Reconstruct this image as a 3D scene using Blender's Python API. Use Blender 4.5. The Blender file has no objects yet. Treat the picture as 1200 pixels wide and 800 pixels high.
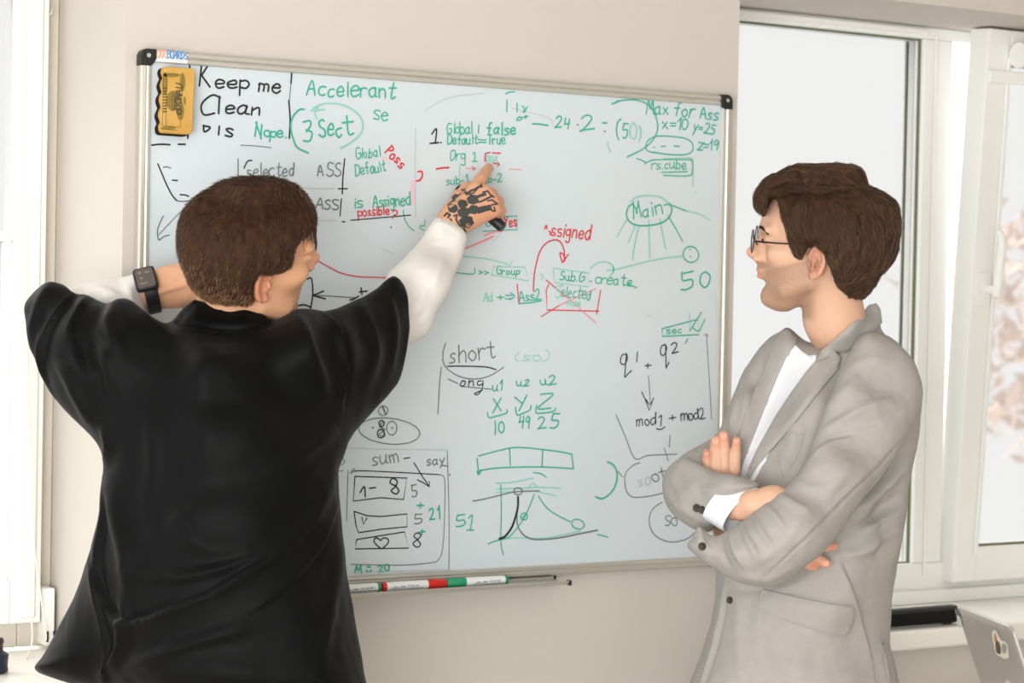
import bpy, math, random
import numpy as np
from mathutils import Vector, Matrix
from mathutils.bvhtree import BVHTree
from mathutils.geometry import delaunay_2d_cdt
random.seed(7); rng = np.random.default_rng(7)
S = bpy.context.scene
# ------------------------------------------------------------------ camera, world, lights, exposure
FPX, YAW, PITCH, ROLL = 2597.69, 0.549112, 0.0209227, 0.0197609
CAM = np.array([-1.366575, -3.406745, 1.55])
def _basis():
    f = np.array([math.sin(YAW)*math.cos(PITCH), math.cos(YAW)*math.cos(PITCH), -math.sin(PITCH)])
    r = np.array([math.cos(YAW), -math.sin(YAW), 0.0]); u = np.cross(r, f)
    return r*math.cos(ROLL)+u*math.sin(ROLL), u*math.cos(ROLL)-r*math.sin(ROLL), f
CR, CU, CF = _basis()
cam = bpy.data.objects.new('camera', bpy.data.cameras.new('camera')); S.collection.objects.link(cam); S.camera = cam
cam.matrix_world = Matrix(((CR[0], CU[0], -CF[0], CAM[0]), (CR[1], CU[1], -CF[1], CAM[1]), (CR[2], CU[2], -CF[2], CAM[2]), (0, 0, 0, 1)))
cam.data.sensor_width = 36.0; cam.data.lens = FPX/1200*36.0; cam.data.clip_start = 0.05; cam.data.clip_end = 200
cam.data.dof.use_dof = True; cam.data.dof.focus_distance = 3.62; cam.data.dof.aperture_fstop = 6.3
S.view_settings.view_transform = 'Standard'; S.view_settings.look = 'None'; S.view_settings.gamma = 1.0
S.view_settings.exposure = 0.0
try: S.view_settings.use_curve_mapping = False
except Exception: pass
S.cycles.use_denoising = True; S.cycles.max_bounces = 8; S.cycles.transparent_max_bounces = 12
S.cycles.caustics_reflective = False; S.cycles.caustics_refractive = False
WORLD_STRENGTH = 1.72
w = bpy.data.worlds.new('sky'); S.world = w; w.use_nodes = True
bg = w.node_tree.nodes['Background']; bg.inputs[0].default_value = (1.0, 1.0, 1.0, 1); bg.inputs[1].default_value = WORLD_STRENGTH
def area(name, loc, target, sx, sy, power, col=(1, 1, 1)):
    L = bpy.data.lights.new(name, 'AREA'); L.shape = 'RECTANGLE'; L.size = sx; L.size_y = sy; L.energy = power; L.color = col
    o = bpy.data.objects.new(name, L); S.collection.objects.link(o); o.location = loc
    o.rotation_euler = (Vector(target)-Vector(loc)).to_track_quat('-Z', 'Y').to_euler(); return o
area('assumed_ceiling_lamp', (-0.6, -2.0, 2.72), (-0.2, -1.2, 0.0), 1.6, 1.0, 3, (1, 0.98, 0.95))  # lamp assumed out of view overhead, from the shadow below the tray
area('added_side_light', (-2.7, -3.9, 1.25), (0.75, -0.3, 1.05), 2.2, 1.6, 140, (1, .985, .965))  # area light added at camera left to brighten the room, no window there
sun = bpy.data.lights.new('sky_fill_sun', 'SUN'); sun.energy = 6.5; sun.angle = math.radians(70); sun.color = (1, .98, .95)  # very soft sun lamp, added to brighten the window reveal and sills
so_ = bpy.data.objects.new('sky_fill_sun', sun); S.collection.objects.link(so_); so_.rotation_euler = Vector((.28, -.60, -.72)).to_track_quat('-Z', 'Y').to_euler()
# ------------------------------------------------------------------ helpers
def lin(c):
    if isinstance(c, str): c = [int(c[i:i+2], 16) for i in (0, 2, 4)]
    return tuple((x/255/12.92 if x/255 <= .04045 else ((x/255+.055)/1.055)**2.4) for x in c)
def cf(u, v, z): return np.array([(u-600)/FPX*z, (400-v)/FPX*z, z])        # photo point at a distance -> camera frame
def c2w(P): P = np.atleast_2d(P); return CAM + P[:, :1]*CR + P[:, 1:2]*CU + P[:, 2:3]*CF
def w2c(P): P = np.atleast_2d(P)-CAM; return np.stack([P@CR, P@CU, P@CF], 1)
def at(u, v, z): return c2w(cf(u, v, z))[0]
def ray(u, v): return CR*(u-600)/FPX+CU*(400-v)/FPX+CF
def onY(u, v, Y): d = ray(u, v); return CAM+d*(Y-CAM[1])/d[1]
def mat(name, col, rough=.5, spec=.5, metal=0.0, bump=0, bscale=200, var=0, vscale=8, col2=None, sheen=0, sss=0, coat=0, stretch=None, bdist=.002):
    m = bpy.data.materials.new(name); m.use_nodes = True; nt = m.node_tree; b = nt.nodes['Principled BSDF']
    c = lin(col); b.inputs['Base Color'].default_value = (*c, 1); b.inputs['Roughness'].default_value = rough
    b.inputs['Specular IOR Level'].default_value = spec; b.inputs['Metallic'].default_value = metal
    if sheen: b.inputs['Sheen Weight'].default_value = sheen; b.inputs['Sheen Roughness'].default_value = .4
    if coat: b.inputs['Coat Weight'].default_value = coat; b.inputs['Coat Roughness'].default_value = .15
    if sss:
        b.inputs['Subsurface Weight'].default_value = sss; b.inputs['Subsurface Radius'].default_value = (.010, .004, .002); b.inputs['Subsurface Scale'].default_value = 1
    tc = nt.nodes.new('ShaderNodeTexCoord'); src = tc.outputs['Object']
    if stretch:
        mp = nt.nodes.new('ShaderNodeMapping'); mp.inputs['Scale'].default_value = stretch; nt.links.new(src, mp.inputs[0]); src = mp.outputs[0]
    if var:
        n = nt.nodes.new('ShaderNodeTexNoise'); n.inputs['Scale'].default_value = vscale; n.inputs['Detail'].default_value = 5
        nt.links.new(src, n.inputs['Vector']); mx = nt.nodes.new('ShaderNodeMix'); mx.data_type = 'RGBA'
        c2 = lin(col2) if col2 else tuple(x*(1-var) for x in c)
        mx.inputs[6].default_value = (*c, 1); mx.inputs[7].default_value = (*c2, 1)
        nt.links.new(n.outputs['Fac'], mx.inputs[0]); nt.links.new(mx.outputs[2], b.inputs['Base Color'])
    if bump:
        n = nt.nodes.new('ShaderNodeTexNoise'); n.inputs['Scale'].default_value = bscale; n.inputs['Detail'].default_value = 3
        nt.links.new(src, n.inputs['Vector']); bp = nt.nodes.new('ShaderNodeBump'); bp.inputs['Strength'].default_value = bump; bp.inputs['Distance'].default_value = bdist
        nt.links.new(n.outputs['Fac'], bp.inputs['Height']); nt.links.new(bp.outputs[0], b.inputs['Normal'])
    return m
def tag(o, label=None, cat=None, group=None, kind=None):
    for k, v in (('label', label), ('category', cat), ('group', group), ('kind', kind)):
        if v: o[k] = v
    return o
def link(o, parent=None):
    S.collection.objects.link(o)
    if parent is not None:
        o.parent = parent; o.matrix_parent_inverse = Matrix.Translation(-Vector(parent.location)) if parent.get('world_children') else Matrix()
    return o
def empty(name, loc, label, cat, group=None):
    o = bpy.data.objects.new(name, None); S.collection.objects.link(o); o.location = loc; o.empty_display_size = .1
    o['world_children'] = 1; return tag(o, label, cat, group)
def mesh(name, V, F, m, parent=None, smooth=True):
    """one mesh object from vertex rows and faces (a list, or an int array of quads/tris), in world coordinates"""
    me = bpy.data.meshes.new(name); V = np.asarray(V, np.float32)
    if isinstance(F, np.ndarray):
        k = F.shape[1]; me.vertices.add(len(V)); me.vertices.foreach_set('co', V.ravel())
        me.loops.add(F.size); me.loops.foreach_set('vertex_index', F.ravel().astype(np.int32))
        me.polygons.add(len(F)); me.polygons.foreach_set('loop_start', np.arange(0, F.size, k, dtype=np.int32))
        me.update(calc_edges=True); me.validate()
    else:
        me.from_pydata([tuple(map(float, v)) for v in V], [], [tuple(map(int, f)) for f in F]); me.update()
    me.polygons.foreach_set('use_smooth', [smooth]*len(me.polygons))
    for x in (m if isinstance(m, (list, tuple)) else [m]): me.materials.append(x)
    o = bpy.data.objects.new(name, me); return link(o, parent)
class MB:
    """collects boxes, tubes and prisms; build() links them as ONE mesh object"""
    def __init__(s): s.v = []; s.f = []
    def add(s, V, F): n = len(s.v); s.v += [tuple(map(float, x)) for x in V]; s.f += [tuple(i+n for i in f) for f in F]; return s
    def box(s, x0, x1, y0, y1, z0, z1, R=None, o=(0, 0, 0)):
        V = np.array([(x, y, z) for z in (z0, z1) for y in (y0, y1) for x in (x0, x1)], float)
        if R is not None: V = V@np.asarray(R).T
        return s.add(V+np.asarray(o), [(0, 2, 3, 1), (4, 5, 7, 6), (0, 1, 5, 4), (2, 6, 7, 3), (0, 4, 6, 2), (1, 3, 7, 5)])
    def tube(s, pts, r, n=12, cap=True):
        P = [Vector(p) for p in pts]; rs = r if isinstance(r, (list, tuple)) else [r]*len(P); V = []; F = []; up = None
        for i, p in enumerate(P):
            t = (P[min(i+1, len(P)-1)]-P[max(i-1, 0)]).normalized()
            if up is None: up = t.orthogonal().normalized()
            up = (up-t*up.dot(t)).normalized(); b = t.cross(up)
            V += [p+(up*math.cos(a)+b*math.sin(a))*rs[i] for a in (2*math.pi*k/n for k in range(n))]
        for i in range(len(P)-1):
            F += [(i*n+k, i*n+(k+1) % n, (i+1)*n+(k+1) % n, (i+1)*n+k) for k in range(n)]
        if cap: F += [tuple(range(n))[::-1], tuple(range((len(P)-1)*n, len(P)*n))]
        return s.add(V, F)
    def rings(s, R, cap=True, close=False):
        n = len(R[0]); V = [p for r in R for p in r]; F = []
        for i in range(len(R)-1+(1 if close else 0)):
            j = (i+1) % len(R); F += [(i*n+k, i*n+(k+1) % n, j*n+(k+1) % n, j*n+k) for k in range(n)]
        if cap and not close: F += [tuple(range(n))[::-1], tuple(range((len(R)-1)*n, len(R)*n))]
        return s.add(V, F)
    def prism(s, pts, d):
        """closed outline pts (3-D) pushed along vector d"""
        n = len(pts); d = np.asarray(d); V = [np.asarray(p) for p in pts]+[np.asarray(p)+d for p in pts]
        return s.add(V, [tuple(range(n))[::-1], tuple(range(n, 2*n))]+[(k, (k+1) % n, n+(k+1) % n, n+k) for k in range(n)])
    def build(s, name, m, parent=None, smooth=False, bevel=0, seg=2, weld=False):
        o = mesh(name, s.v, s.f, m, parent, smooth)
        import bmesh
        bm = bmesh.new(); bm.from_mesh(o.data); bmesh.ops.recalc_face_normals(bm, faces=bm.faces[:]); bm.to_mesh(o.data); bm.free()
        if smooth: o.data.polygons.foreach_set('use_smooth', [True]*len(o.data.polygons))
        if bevel:
            b = o.modifiers.new('bevel', 'BEVEL'); b.width = bevel; b.segments = seg; b.limit_method = 'ANGLE'; b.angle_limit = math.radians(40)
            o.data.polygons.foreach_set('use_smooth', [True]*len(o.data.polygons))
            o.modifiers.new('wn', 'WEIGHTED_NORMAL')
        elif smooth:
            try: o.data.set_sharp_from_angle(angle=math.radians(50))
            except Exception: pass
        return o
def crom(P, n=8, closed=False):
    P = np.asarray(P, float); N = len(P)
    if N < 3 and not closed: return P
    out = []; t = np.linspace(0, 1, n, endpoint=False)[:, None]
    for i in range(N if closed else N-1):
        g = (lambda k: P[k % N]) if closed else (lambda k: P[min(max(k, 0), N-1)])
        a, b, c, d = g(i-1), g(i), g(i+1), g(i+2)
        out.append(.5*((2*b)+(c-a)*t+(2*a-5*b+4*c-d)*t**2+(3*b-3*c+d-a)*t**3))
    if not closed: out.append(P[-1:])
    return np.concatenate(out)
# ---- implicit surfaces on a grid, meshed with surface nets
def smin(a, b, k):
    h = np.clip(.5+.5*(b-a)/k, 0, 1); return b*(1-h)+a*h-k*h*(1-h)
class Vol:
    def __init__(s, lo, hi, h):
        s.lo = np.array(lo, float); s.h = h; s.n = np.ceil((np.array(hi)-s.lo)/h).astype(int)+1
        s.F = np.full(s.n, .2, np.float32); s.ax = [(s.lo[i]+h*np.arange(s.n[i])).astype(np.float32) for i in range(3)]
    def add(s, fn, lo, hi, k=.01, op='u'):
        m = 2*k+4*s.h; a = [max(0, int((lo[i]-m-s.lo[i])/s.h)) for i in range(3)]; b = [min(s.n[i], int((hi[i]+m-s.lo[i])/s.h)+2) for i in range(3)]
        if any(b[i] <= a[i] for i in range(3)): return s
        sl = tuple(slice(a[i], b[i]) for i in range(3))
        d = fn(s.ax[0][sl[0]][:, None, None], s.ax[1][sl[1]][None, :, None], s.ax[2][sl[2]][None, None, :])
        f = s.F[sl]
        if op == 'u': s.F[sl] = smin(f, d, k)
        elif op == 's': s.F[sl] = -smin(-f, d, k)      # carve
        return s
    def cap(s, a, b, ra, rb=None, k=.01, op='u'):
        rb = ra if rb is None else rb; a = np.asarray(a, float); b = np.asarray(b, float); ab = b-a; L = max(ab@ab, 1e-9); R = max(ra, rb)
        def fn(x, y, z):
            t = np.clip(((x-a[0])*ab[0]+(y-a[1])*ab[1]+(z-a[2])*ab[2])/L, 0, 1)
            return np.sqrt((x-a[0]-t*ab[0])**2+(y-a[1]-t*ab[1])**2+(z-a[2]-t*ab[2])**2)-(ra+(rb-ra)*t)
        return s.add(fn, np.minimum(a, b)-R, np.maximum(a, b)+R, k, op)
    def chain(s, pts, rs, k=.01):
        for i in range(len(pts)-1): s.cap(pts[i], pts[i+1], rs[i], rs[i+1], k)
        return s
    def ell(s, c, r, B=None, k=.01, op='u'):
        c = np.asarray(c, float); B = np.eye(3) if B is None else np.asarray(B, float); R = max(r); mn = min(r)
        def fn(x, y, z):
            dx, dy, dz = x-c[0], y-c[1], z-c[2]; q = [(dx*B[i][0]+dy*B[i][1]+dz*B[i][2])/r[i] for i in range(3)]
            k0 = np.sqrt(q[0]**2+q[1]**2+q[2]**2); k1 = np.sqrt((q[0]/r[0])**2+(q[1]/r[1])**2+(q[2]/r[2])**2)+1e-9
            return k0*(k0-1)/k1
        return s.add(fn, c-R, c+R, k, op)
    def nets(s):
        F = s.F; h = s.h; ins = F < 0; n0, n1, n2 = F.shape
        c = ins[:-1, :-1, :-1].astype(np.uint8)
        for d in ((0, 0, 1), (0, 1, 0), (0, 1, 1), (1, 0, 0), (1, 0, 1), (1, 1, 0), (1, 1, 1)):
            c += ins[d[0]:n0-1+d[0], d[1]:n1-1+d[1], d[2]:n2-1+d[2]]
        I, J, K = np.nonzero((c > 0) & (c < 8)); idx = np.full(c.shape, -1, np.int32); idx[I, J, K] = np.arange(len(I))
        P = np.zeros((len(I), 3)); W = np.zeros(len(I)); cor = [(a, b, e) for a in (0, 1) for b in (0, 1) for e in (0, 1)]
        val = {q: F[I+q[0], J+q[1], K+q[2]] for q in cor}
        for q in cor:
            for ax in range(3):
                if q[ax] == 0:
                    q2 = list(q); q2[ax] = 1; q2 = tuple(q2); a, b = val[q], val[q2]; cr = (a < 0) != (b < 0)
                    t = np.where(cr, a/np.where(cr, a-b, 1), 0); p = np.tile(np.array(q, float), (len(I), 1)); p[:, ax] = t
                    P[cr] += p[cr]; W[cr] += 1
        P = P/W[:, None]+np.stack([I, J, K], 1); V = s.lo+P*h; Q = []
        for ax in range(3):
            sl0 = [slice(None)]*3; sl1 = [slice(None)]*3; sl0[ax] = slice(0, -1); sl1[ax] = slice(1, None)
            a = ins[tuple(sl0)]; x = np.nonzero(a != ins[tuple(sl1)]); e = np.stack(x, 1); o1, o2 = (ax+1) % 3, (ax+2) % 3
            ok = (e[:, o1] > 0) & (e[:, o2] > 0) & (e[:, o1] < s.n[o1]-1) & (e[:, o2] < s.n[o2]-1); e = e[ok]; sg = a[e[:, 0], e[:, 1], e[:, 2]]
            def g(d1, d2): f = e.copy(); f[:, o1] += d1; f[:, o2] += d2; return idx[f[:, 0], f[:, 1], f[:, 2]]
            q = np.stack([g(-1, -1), g(0, -1), g(0, 0), g(-1, 0)], 1); q[sg] = q[sg][:, ::-1]; Q.append(q)
        return V, np.concatenate(Q)      # wound for the left-handed camera frame -> outward in the world
def normals(V, Q):
    a, b, c, d = (V[Q[:, i]] for i in range(4)); n = np.cross(c-a, d-b); N = np.zeros_like(V)
    for i in range(4):
        for j in range(3): N[:, j] += np.bincount(Q[:, i], n[:, j], len(V))
    return N/(np.linalg.norm(N, axis=1, keepdims=True)+1e-12)
def relax(V, Q, it=2, lam=.5):
    n = len(V); E = np.concatenate([Q[:, [0, 1]], Q[:, [1, 2]], Q[:, [2, 3]], Q[:, [3, 0]]]); deg = np.bincount(E[:, 0], minlength=n)+np.bincount(E[:, 1], minlength=n)
    for s_ in range(it*2):
        A = np.stack([np.bincount(E[:, 0], V[E[:, 1], j], n)+np.bincount(E[:, 1], V[E[:, 0], j], n) for j in range(3)], 1)/deg[:, None]
        V = V+(A-V)*(lam if s_ % 2 == 0 else -lam*1.03)
    return V
def px(V): return 600+FPX*V[:, 0]/V[:, 2], 400-FPX*V[:, 1]/V[:, 2]
def vnoise(P, sc, seed=0):
    q = P*sc+seed*17.3; i = np.floor(q).astype(np.int64); f = q-i; f = f*f*(3-2*f); out = 0
    for a in (0, 1):
        for b in (0, 1):
            for c in (0, 1):
                hsh = (i[:, 0]+a)*374761393+(i[:, 1]+b)*668265263+(i[:, 2]+c)*2147483647+seed*1274126177
                hsh = (hsh ^ (hsh >> 13))*1274126177; r = ((hsh ^ (hsh >> 16)) & 0xffff)/65535.
                out = out+r*(f[:, 0] if a else 1-f[:, 0])*(f[:, 1] if b else 1-f[:, 1])*(f[:, 2] if c else 1-f[:, 2])
    return out*2-1
def brush(V, Q, strokes):
    """fold strokes: (points in the photo, width px, height mm, 'r'idge or 's'tep to the left, zmin, zmax)"""
    N = normals(V, Q); u, v = px(V); fac = np.clip(-(N*V).sum(1)/np.linalg.norm(V, axis=1)*3, 0, 1); D = np.zeros(len(V))
    # nets() winds for the mirrored frame: flip if needed so that N points outwards here
    for st in strokes:
        pts, wd, hm, kd = st[:4]; P = crom(pts, 6); L = np.r_[0, np.cumsum(np.hypot(*np.diff(P, axis=0).T))]
        bb = (u > P[:, 0].min()-4*wd) & (u < P[:, 0].max()+4*wd) & (v > P[:, 1].min()-4*wd) & (v < P[:, 1].max()+4*wd)
        if len(st) > 4: bb &= (V[:, 2] > st[4]) & (V[:, 2] < st[5])
        ix = np.nonzero(bb)[0]; q = np.stack([u[ix], v[ix]], 1); best = np.full(len(ix), 1e9); sd = np.zeros(len(ix)); sa = np.zeros(len(ix))
        for i in range(len(P)-1):
            a, d = P[i], P[i+1]-P[i]; l2 = d@d+1e-9; t = np.clip(((q-a)@d)/l2, 0, 1); e = q-a-t[:, None]*d; r = np.hypot(e[:, 0], e[:, 1])
            m = r < best; best[m] = r[m]; sd[m] = np.sign(d[0]*e[m, 1]-d[1]*e[m, 0]); sa[m] = (L[i]+t[m]*(L[i+1]-L[i]))/L[-1]
        tp = np.sqrt(np.clip(np.sin(np.pi*np.clip(sa, .02, .98)), 0, 1))
        if kd == 'r': pr = np.exp(-(best/wd)**2)
        else:
            x = best*sd; pr = np.where(x >= 0, np.exp(-x/(wd*2.2)), np.exp(-(x/(wd*.25))**2))-.35*np.where(x < 0, np.exp(-(best/wd)**2)*(1-np.exp(-(best/(wd*.3))**2)), 0)
        D[ix] += hm*.001*pr*tp
    return relax(V+N*(D*fac)[:, None], Q, 2)
def outside(V, Q):
    """make the faces wind outward in this (mirrored) frame"""
    a, b, c, d = (V[Q[:, i]] for i in range(4)); vol = (np.cross(b-a, c-a)*a).sum()+(np.cross(c-a, d-a)*a).sum()
    return Q if vol > 0 else Q[:, ::-1]
# ---- a rounded solid from a closed outline seen in the photo, with its own depth and thickness
class Outline:
    ST = 1.0
    def __init__(s, pts, sm=True, pad=60):
        P = crom(pts, 6, True) if sm else np.asarray(pts, float); s.P = P
        s.u0, s.v0 = P.min(0)-pad; s.u1, s.v1 = P.max(0)+pad; U = np.arange(s.u0, s.u1+2, 2); Vv = np.arange(s.v0, s.v1+2, 2)
        g = np.stack(np.meshgrid(U, Vv, indexing='ij'), -1); best = np.full(g.shape[:2], 1e9); inn = np.zeros(g.shape[:2], bool)
        for i in range(len(P)):
            a, b = P[i], P[(i+1) % len(P)]; d = b-a; t = np.clip(((g-a)@d)/(d@d+1e-9), 0, 1); e = g-a-t[..., None]*d; best = np.minimum(best, e[..., 0]**2+e[..., 1]**2)
            cr = (a[1] > g[..., 1]) != (b[1] > g[..., 1]); xi = a[0]+(g[..., 1]-a[1])*(b[0]-a[0])/(b[1]-a[1] if b[1] != a[1] else 1e-9); inn ^= cr & (g[..., 0] < xi)
        s.D = np.where(inn, 1, -1)*np.sqrt(best)
    def samp(s, u, v):
        x = np.clip((u-s.u0)/2, 0, s.D.shape[0]-1.001); y = np.clip((v-s.v0)/2, 0, s.D.shape[1]-1.001); i = x.astype(np.int32); j = y.astype(np.int32); fx = x-i; fy = y-j; D = s.D
        return D[i, j]*(1-fx)*(1-fy)+D[i+1, j]*fx*(1-fy)+D[i, j+1]*(1-fx)*fy+D[i+1, j+1]*fx*fy
def inflate(vol, pts, ctrl, R, k=.01, op='u', sm=True, pw=3.4):
    """ctrl: rows (u, v, depth, half thickness)"""
    O = Outline(pts, sm); C = np.array(ctrl, float); U = np.arange(O.u0, O.u1+8, 8); Vv = np.arange(O.v0, O.v1+8, 8)
    g = np.stack(np.meshgrid(U, Vv, indexing='ij'), -1); wts = [1/(((g-c[:2])**2).sum(-1)+400)**(pw/2*1.0) for c in C]; W = sum(wts)
    ZC = sum(w_*c[2] for w_, c in zip(wts, C))/W; TT = sum(w_*c[3] for w_, c in zip(wts, C))/W
    def bil(G, u, v):
        x = np.clip((u-O.u0)/8, 0, G.shape[0]-1.001); y = np.clip((v-O.v0)/8, 0, G.shape[1]-1.001); i = x.astype(np.int32); j = y.astype(np.int32); fx = x-i; fy = y-j
        return G[i, j]*(1-fx)*(1-fy)+G[i+1, j]*fx*(1-fy)+G[i, j+1]*(1-fx)*fy+G[i+1, j+1]*fx*fy
    def fn(x, y, z):
        u = 600+FPX*x/z+0*y; v = 400-FPX*y/z+0*x; zc = bil(ZC, u, v); T = bil(TT, u, v); sd = O.samp(u, v)*zc/FPX
        return ((np.sqrt((np.maximum(R-sd, 0)/R)**2+((z-zc)/T)**2)-1)*np.minimum(R, T)).astype(np.float32)
    z0, z1 = (C[:, 2]-C[:, 3]).min(), (C[:, 2]+C[:, 3]).max(); cs = np.array([cf(a, b, z_) for a in (O.P[:, 0].min(), O.P[:, 0].max()) for b in (O.P[:, 1].min(), O.P[:, 1].max()) for z_ in (z0, z1)])
    return vol.add(fn, cs.min(0), cs.max(0), k, op)
def bvh_of(*VQ):
    V = []; F = []; n = 0
    for v, q in VQ: V += [tuple(x) for x in v]; F += [tuple(int(i)+n for i in f) for f in q]; n += len(v)
    return BVHTree.FromPolygons(V, F)
def cast(bvh, u, v):
    d = Vector(cf(u, v, 1.0)); h = bvh.ray_cast(Vector((0, 0, 0)), d.normalized()); return h[0].z if h[0] is not None else None
def patch(name, parent, m, poly, bvh, off=.004, thick=.004, step=4, sm=False, smooth_it=3, edge=0.0, fill=None, world=True):
    """a cloth piece of real thickness laid on the surface under a closed outline"""
    P = crom(poly, 6, True) if sm else np.asarray(poly, float); B = []
    for i in range(len(P)):
        a, b = P[i], P[(i+1) % len(P)]; n = max(1, int(np.hypot(*(b-a))/step)); B += [a+(b-a)*t/n for t in range(n)]
    nb = len(B); pts = [Vector(p) for p in B]; O = Outline(P, False, 6); u0, v0 = P.min(0); u1, v1 = P.max(0)
    for uu in np.arange(u0, u1, step):
        for vv in np.arange(v0, v1, step):
            if O.samp(np.array(uu), np.array(vv)) > step*.55: pts.append(Vector((uu, vv)))
    R = delaunay_2d_cdt(pts, [(i, (i+1) % nb) for i in range(nb)], [], 1, 1e-4); V2, F = R[0], R[2]; n = len(V2)
    Z = np.array([cast(bvh, *p) or np.nan for p in V2]); ok = ~np.isnan(Z); A = np.array([tuple(p) for p in V2])
    if not ok.all():
        for i in np.nonzero(~ok)[0]:
            if fill is not None: Z[i] = fill
            else: j = np.argsort(((A[ok]-A[i])**2).sum(1))[:4]; Z[i] = Z[ok][j].mean()
    nb_ = [set() for _ in range(n)]; cnt = {}
    for f in F:
        for a, b in zip(f, f[1:]+f[:1]): nb_[a].add(b); nb_[b].add(a); e = (min(a, b), max(a, b)); cnt[e] = cnt.get(e, 0)+1
    for _ in range(smooth_it): Z = np.array([.5*Z[i]+.5*np.mean([Z[j] for j in nb_[i]]) if nb_[i] else Z[i] for i in range(n)])
    e = np.clip(O.samp(A[:, 0], A[:, 1])/(step*1.5), 0, 1) if edge else np.ones(n); o = off-edge*(1-e)
    top = np.array([cf(A[i, 0], A[i, 1], Z[i]-o[i]) for i in range(n)]); bot = np.array([cf(A[i, 0], A[i, 1], Z[i]-off+thick) for i in range(n)])
    FF = [tuple(f) for f in F]+[tuple(i+n for i in f[::-1]) for f in F]
    for f in F:
        for a, b in zip(f, f[1:]+f[:1]):
            if cnt[(min(a, b), max(a, b))] == 1: FF.append((b, a, a+n, b+n))
    Vw = c2w(np.concatenate([top, bot])); ob = mesh(name, Vw, FF, m, parent, True)
    import bmesh
    bm = bmesh.new(); bm.from_mesh(ob.data); bmesh.ops.recalc_face_normals(bm, faces=bm.faces[:]); bm.to_mesh(ob.data); bm.free()
    try: ob.data.set_sharp_from_angle(angle=math.radians(60))
    except Exception: pass
    return ob
def soft(name, V, Q, m, parent):          # camera-frame net -> world mesh
    return mesh(name, c2w(V), outside(V, Q)[:, ::-1], m, parent, True)
# ------------------------------------------------------------------ materials
M_wall = mat('wall_paint', 'cbc5bd', .85, .2, bump=.12, bscale=260, var=.04, vscale=3)
M_pvc = mat('white_pvc', 'f1f2ef', .35, .4)
M_sill = mat('white_sill', 'f2f0ea', .3, .45)
M_gasket = mat('rubber_gasket', '6b7358', .6, .3)
M_dark = mat('black_plastic', '1b1b1a', .42, .45, bump=.08, bscale=600)
M_alu = mat('brushed_aluminium', 'c9c6bd', .38, .5, metal=.55, bump=.05, bscale=500, stretch=(.1, 1, 1))
M_floor = mat('grey_floor', 'd8d2c8', .5, .4, var=.12, vscale=5)
M_ceil = mat('white_ceiling', 'e0ddd8', .9, .2)
M_board = mat('board_enamel', 'cdd8de', .2, .5, var=.03, vscale=1.5, coat=.2)
def glass_mat(name, keep):
    m = bpy.data.materials.new(name); m.use_nodes = True; nt = m.node_tree; nt.nodes.clear()
    o = nt.nodes.new('ShaderNodeOutputMaterial'); t = nt.nodes.new('ShaderNodeBsdfTransparent'); g = nt.nodes.new('ShaderNodeBsdfGlossy'); x = nt.nodes.new('ShaderNodeMixShader')
    t.inputs[0].default_value = (keep, keep, keep, 1); g.inputs['Roughness'].default_value = .02; x.inputs[0].default_value = .05
    nt.links.new(t.outputs[0], x.inputs[1]); nt.links.new(g.outputs[0], x.inputs[2]); nt.links.new(x.outputs[0], o.inputs[0]); return m
M_glass = glass_mat('window_glass', .735)
# ------------------------------------------------------------------ room shell
WY = .02; PX0, PX1 = -.020, 1.229; RY = .32; SILL_R, SILL_L = .885, .918; SOF = 2.158
def struct(o, label=None): return tag(o, label, None, None, 'structure')
b = MB(); b.box(PX0, PX1, WY, .42, 0, 2.8)
b.box(-3.2, PX0, WY, .42, 0, SILL_L-.04); b.box(PX1, 3.6, WY, .42, 0, SILL_R-.04); b.box(-3.2, PX0, WY, .42, SOF, 2.8); b.box(PX1, 3.6, WY, .42, SOF, 2.8)
struct(b.build('wall_back', M_wall), 'cream painted wall with a pier between two windows')
struct(MB().box(-3.2, 3.6, -6.0, .42, -.1, 0).build('floor', M_floor), 'plain grey floor')
struct(MB().box(-3.2, 3.6, -6.0, .42, 2.8, 2.9).build('ceiling', M_ceil), 'plain white ceiling')
struct(MB().box(3.6, 3.7, -6.0, .42, 0, 2.8).build('wall_right', M_wall), 'cream painted wall with a wide opening added to let in light')
b = MB(); b.box(-3.2, 3.6, -6.1, -6.0, 0, .75); b.box(-3.2, 3.6, -6.1, -6.0, 2.55, 2.8); b.box(-3.2, -2.7, -6.1, -6.0, .75, 2.55); b.box(2.6, 3.6, -6.1, -6.0, .75, 2.55)  # unseen wall behind the camera, its wide opening added to admit sky light
struct(b.build('wall_front', M_wall), 'cream painted wall with a wide opening added to let in light')
def frame_rect(b, x0, x1, z0, z1, y0, y1, wl, wr, wb, wt):
    b.box(x0, x0+wl, y0, y1, z0, z1); b.box(x1-wr, x1, y0, y1, z0, z1); b.box(x0+wl, x1-wr, y0, y1, z0, z0+wb); b.box(x0+wl, x1-wr, y0, y1, z1-wt, z1)
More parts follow.
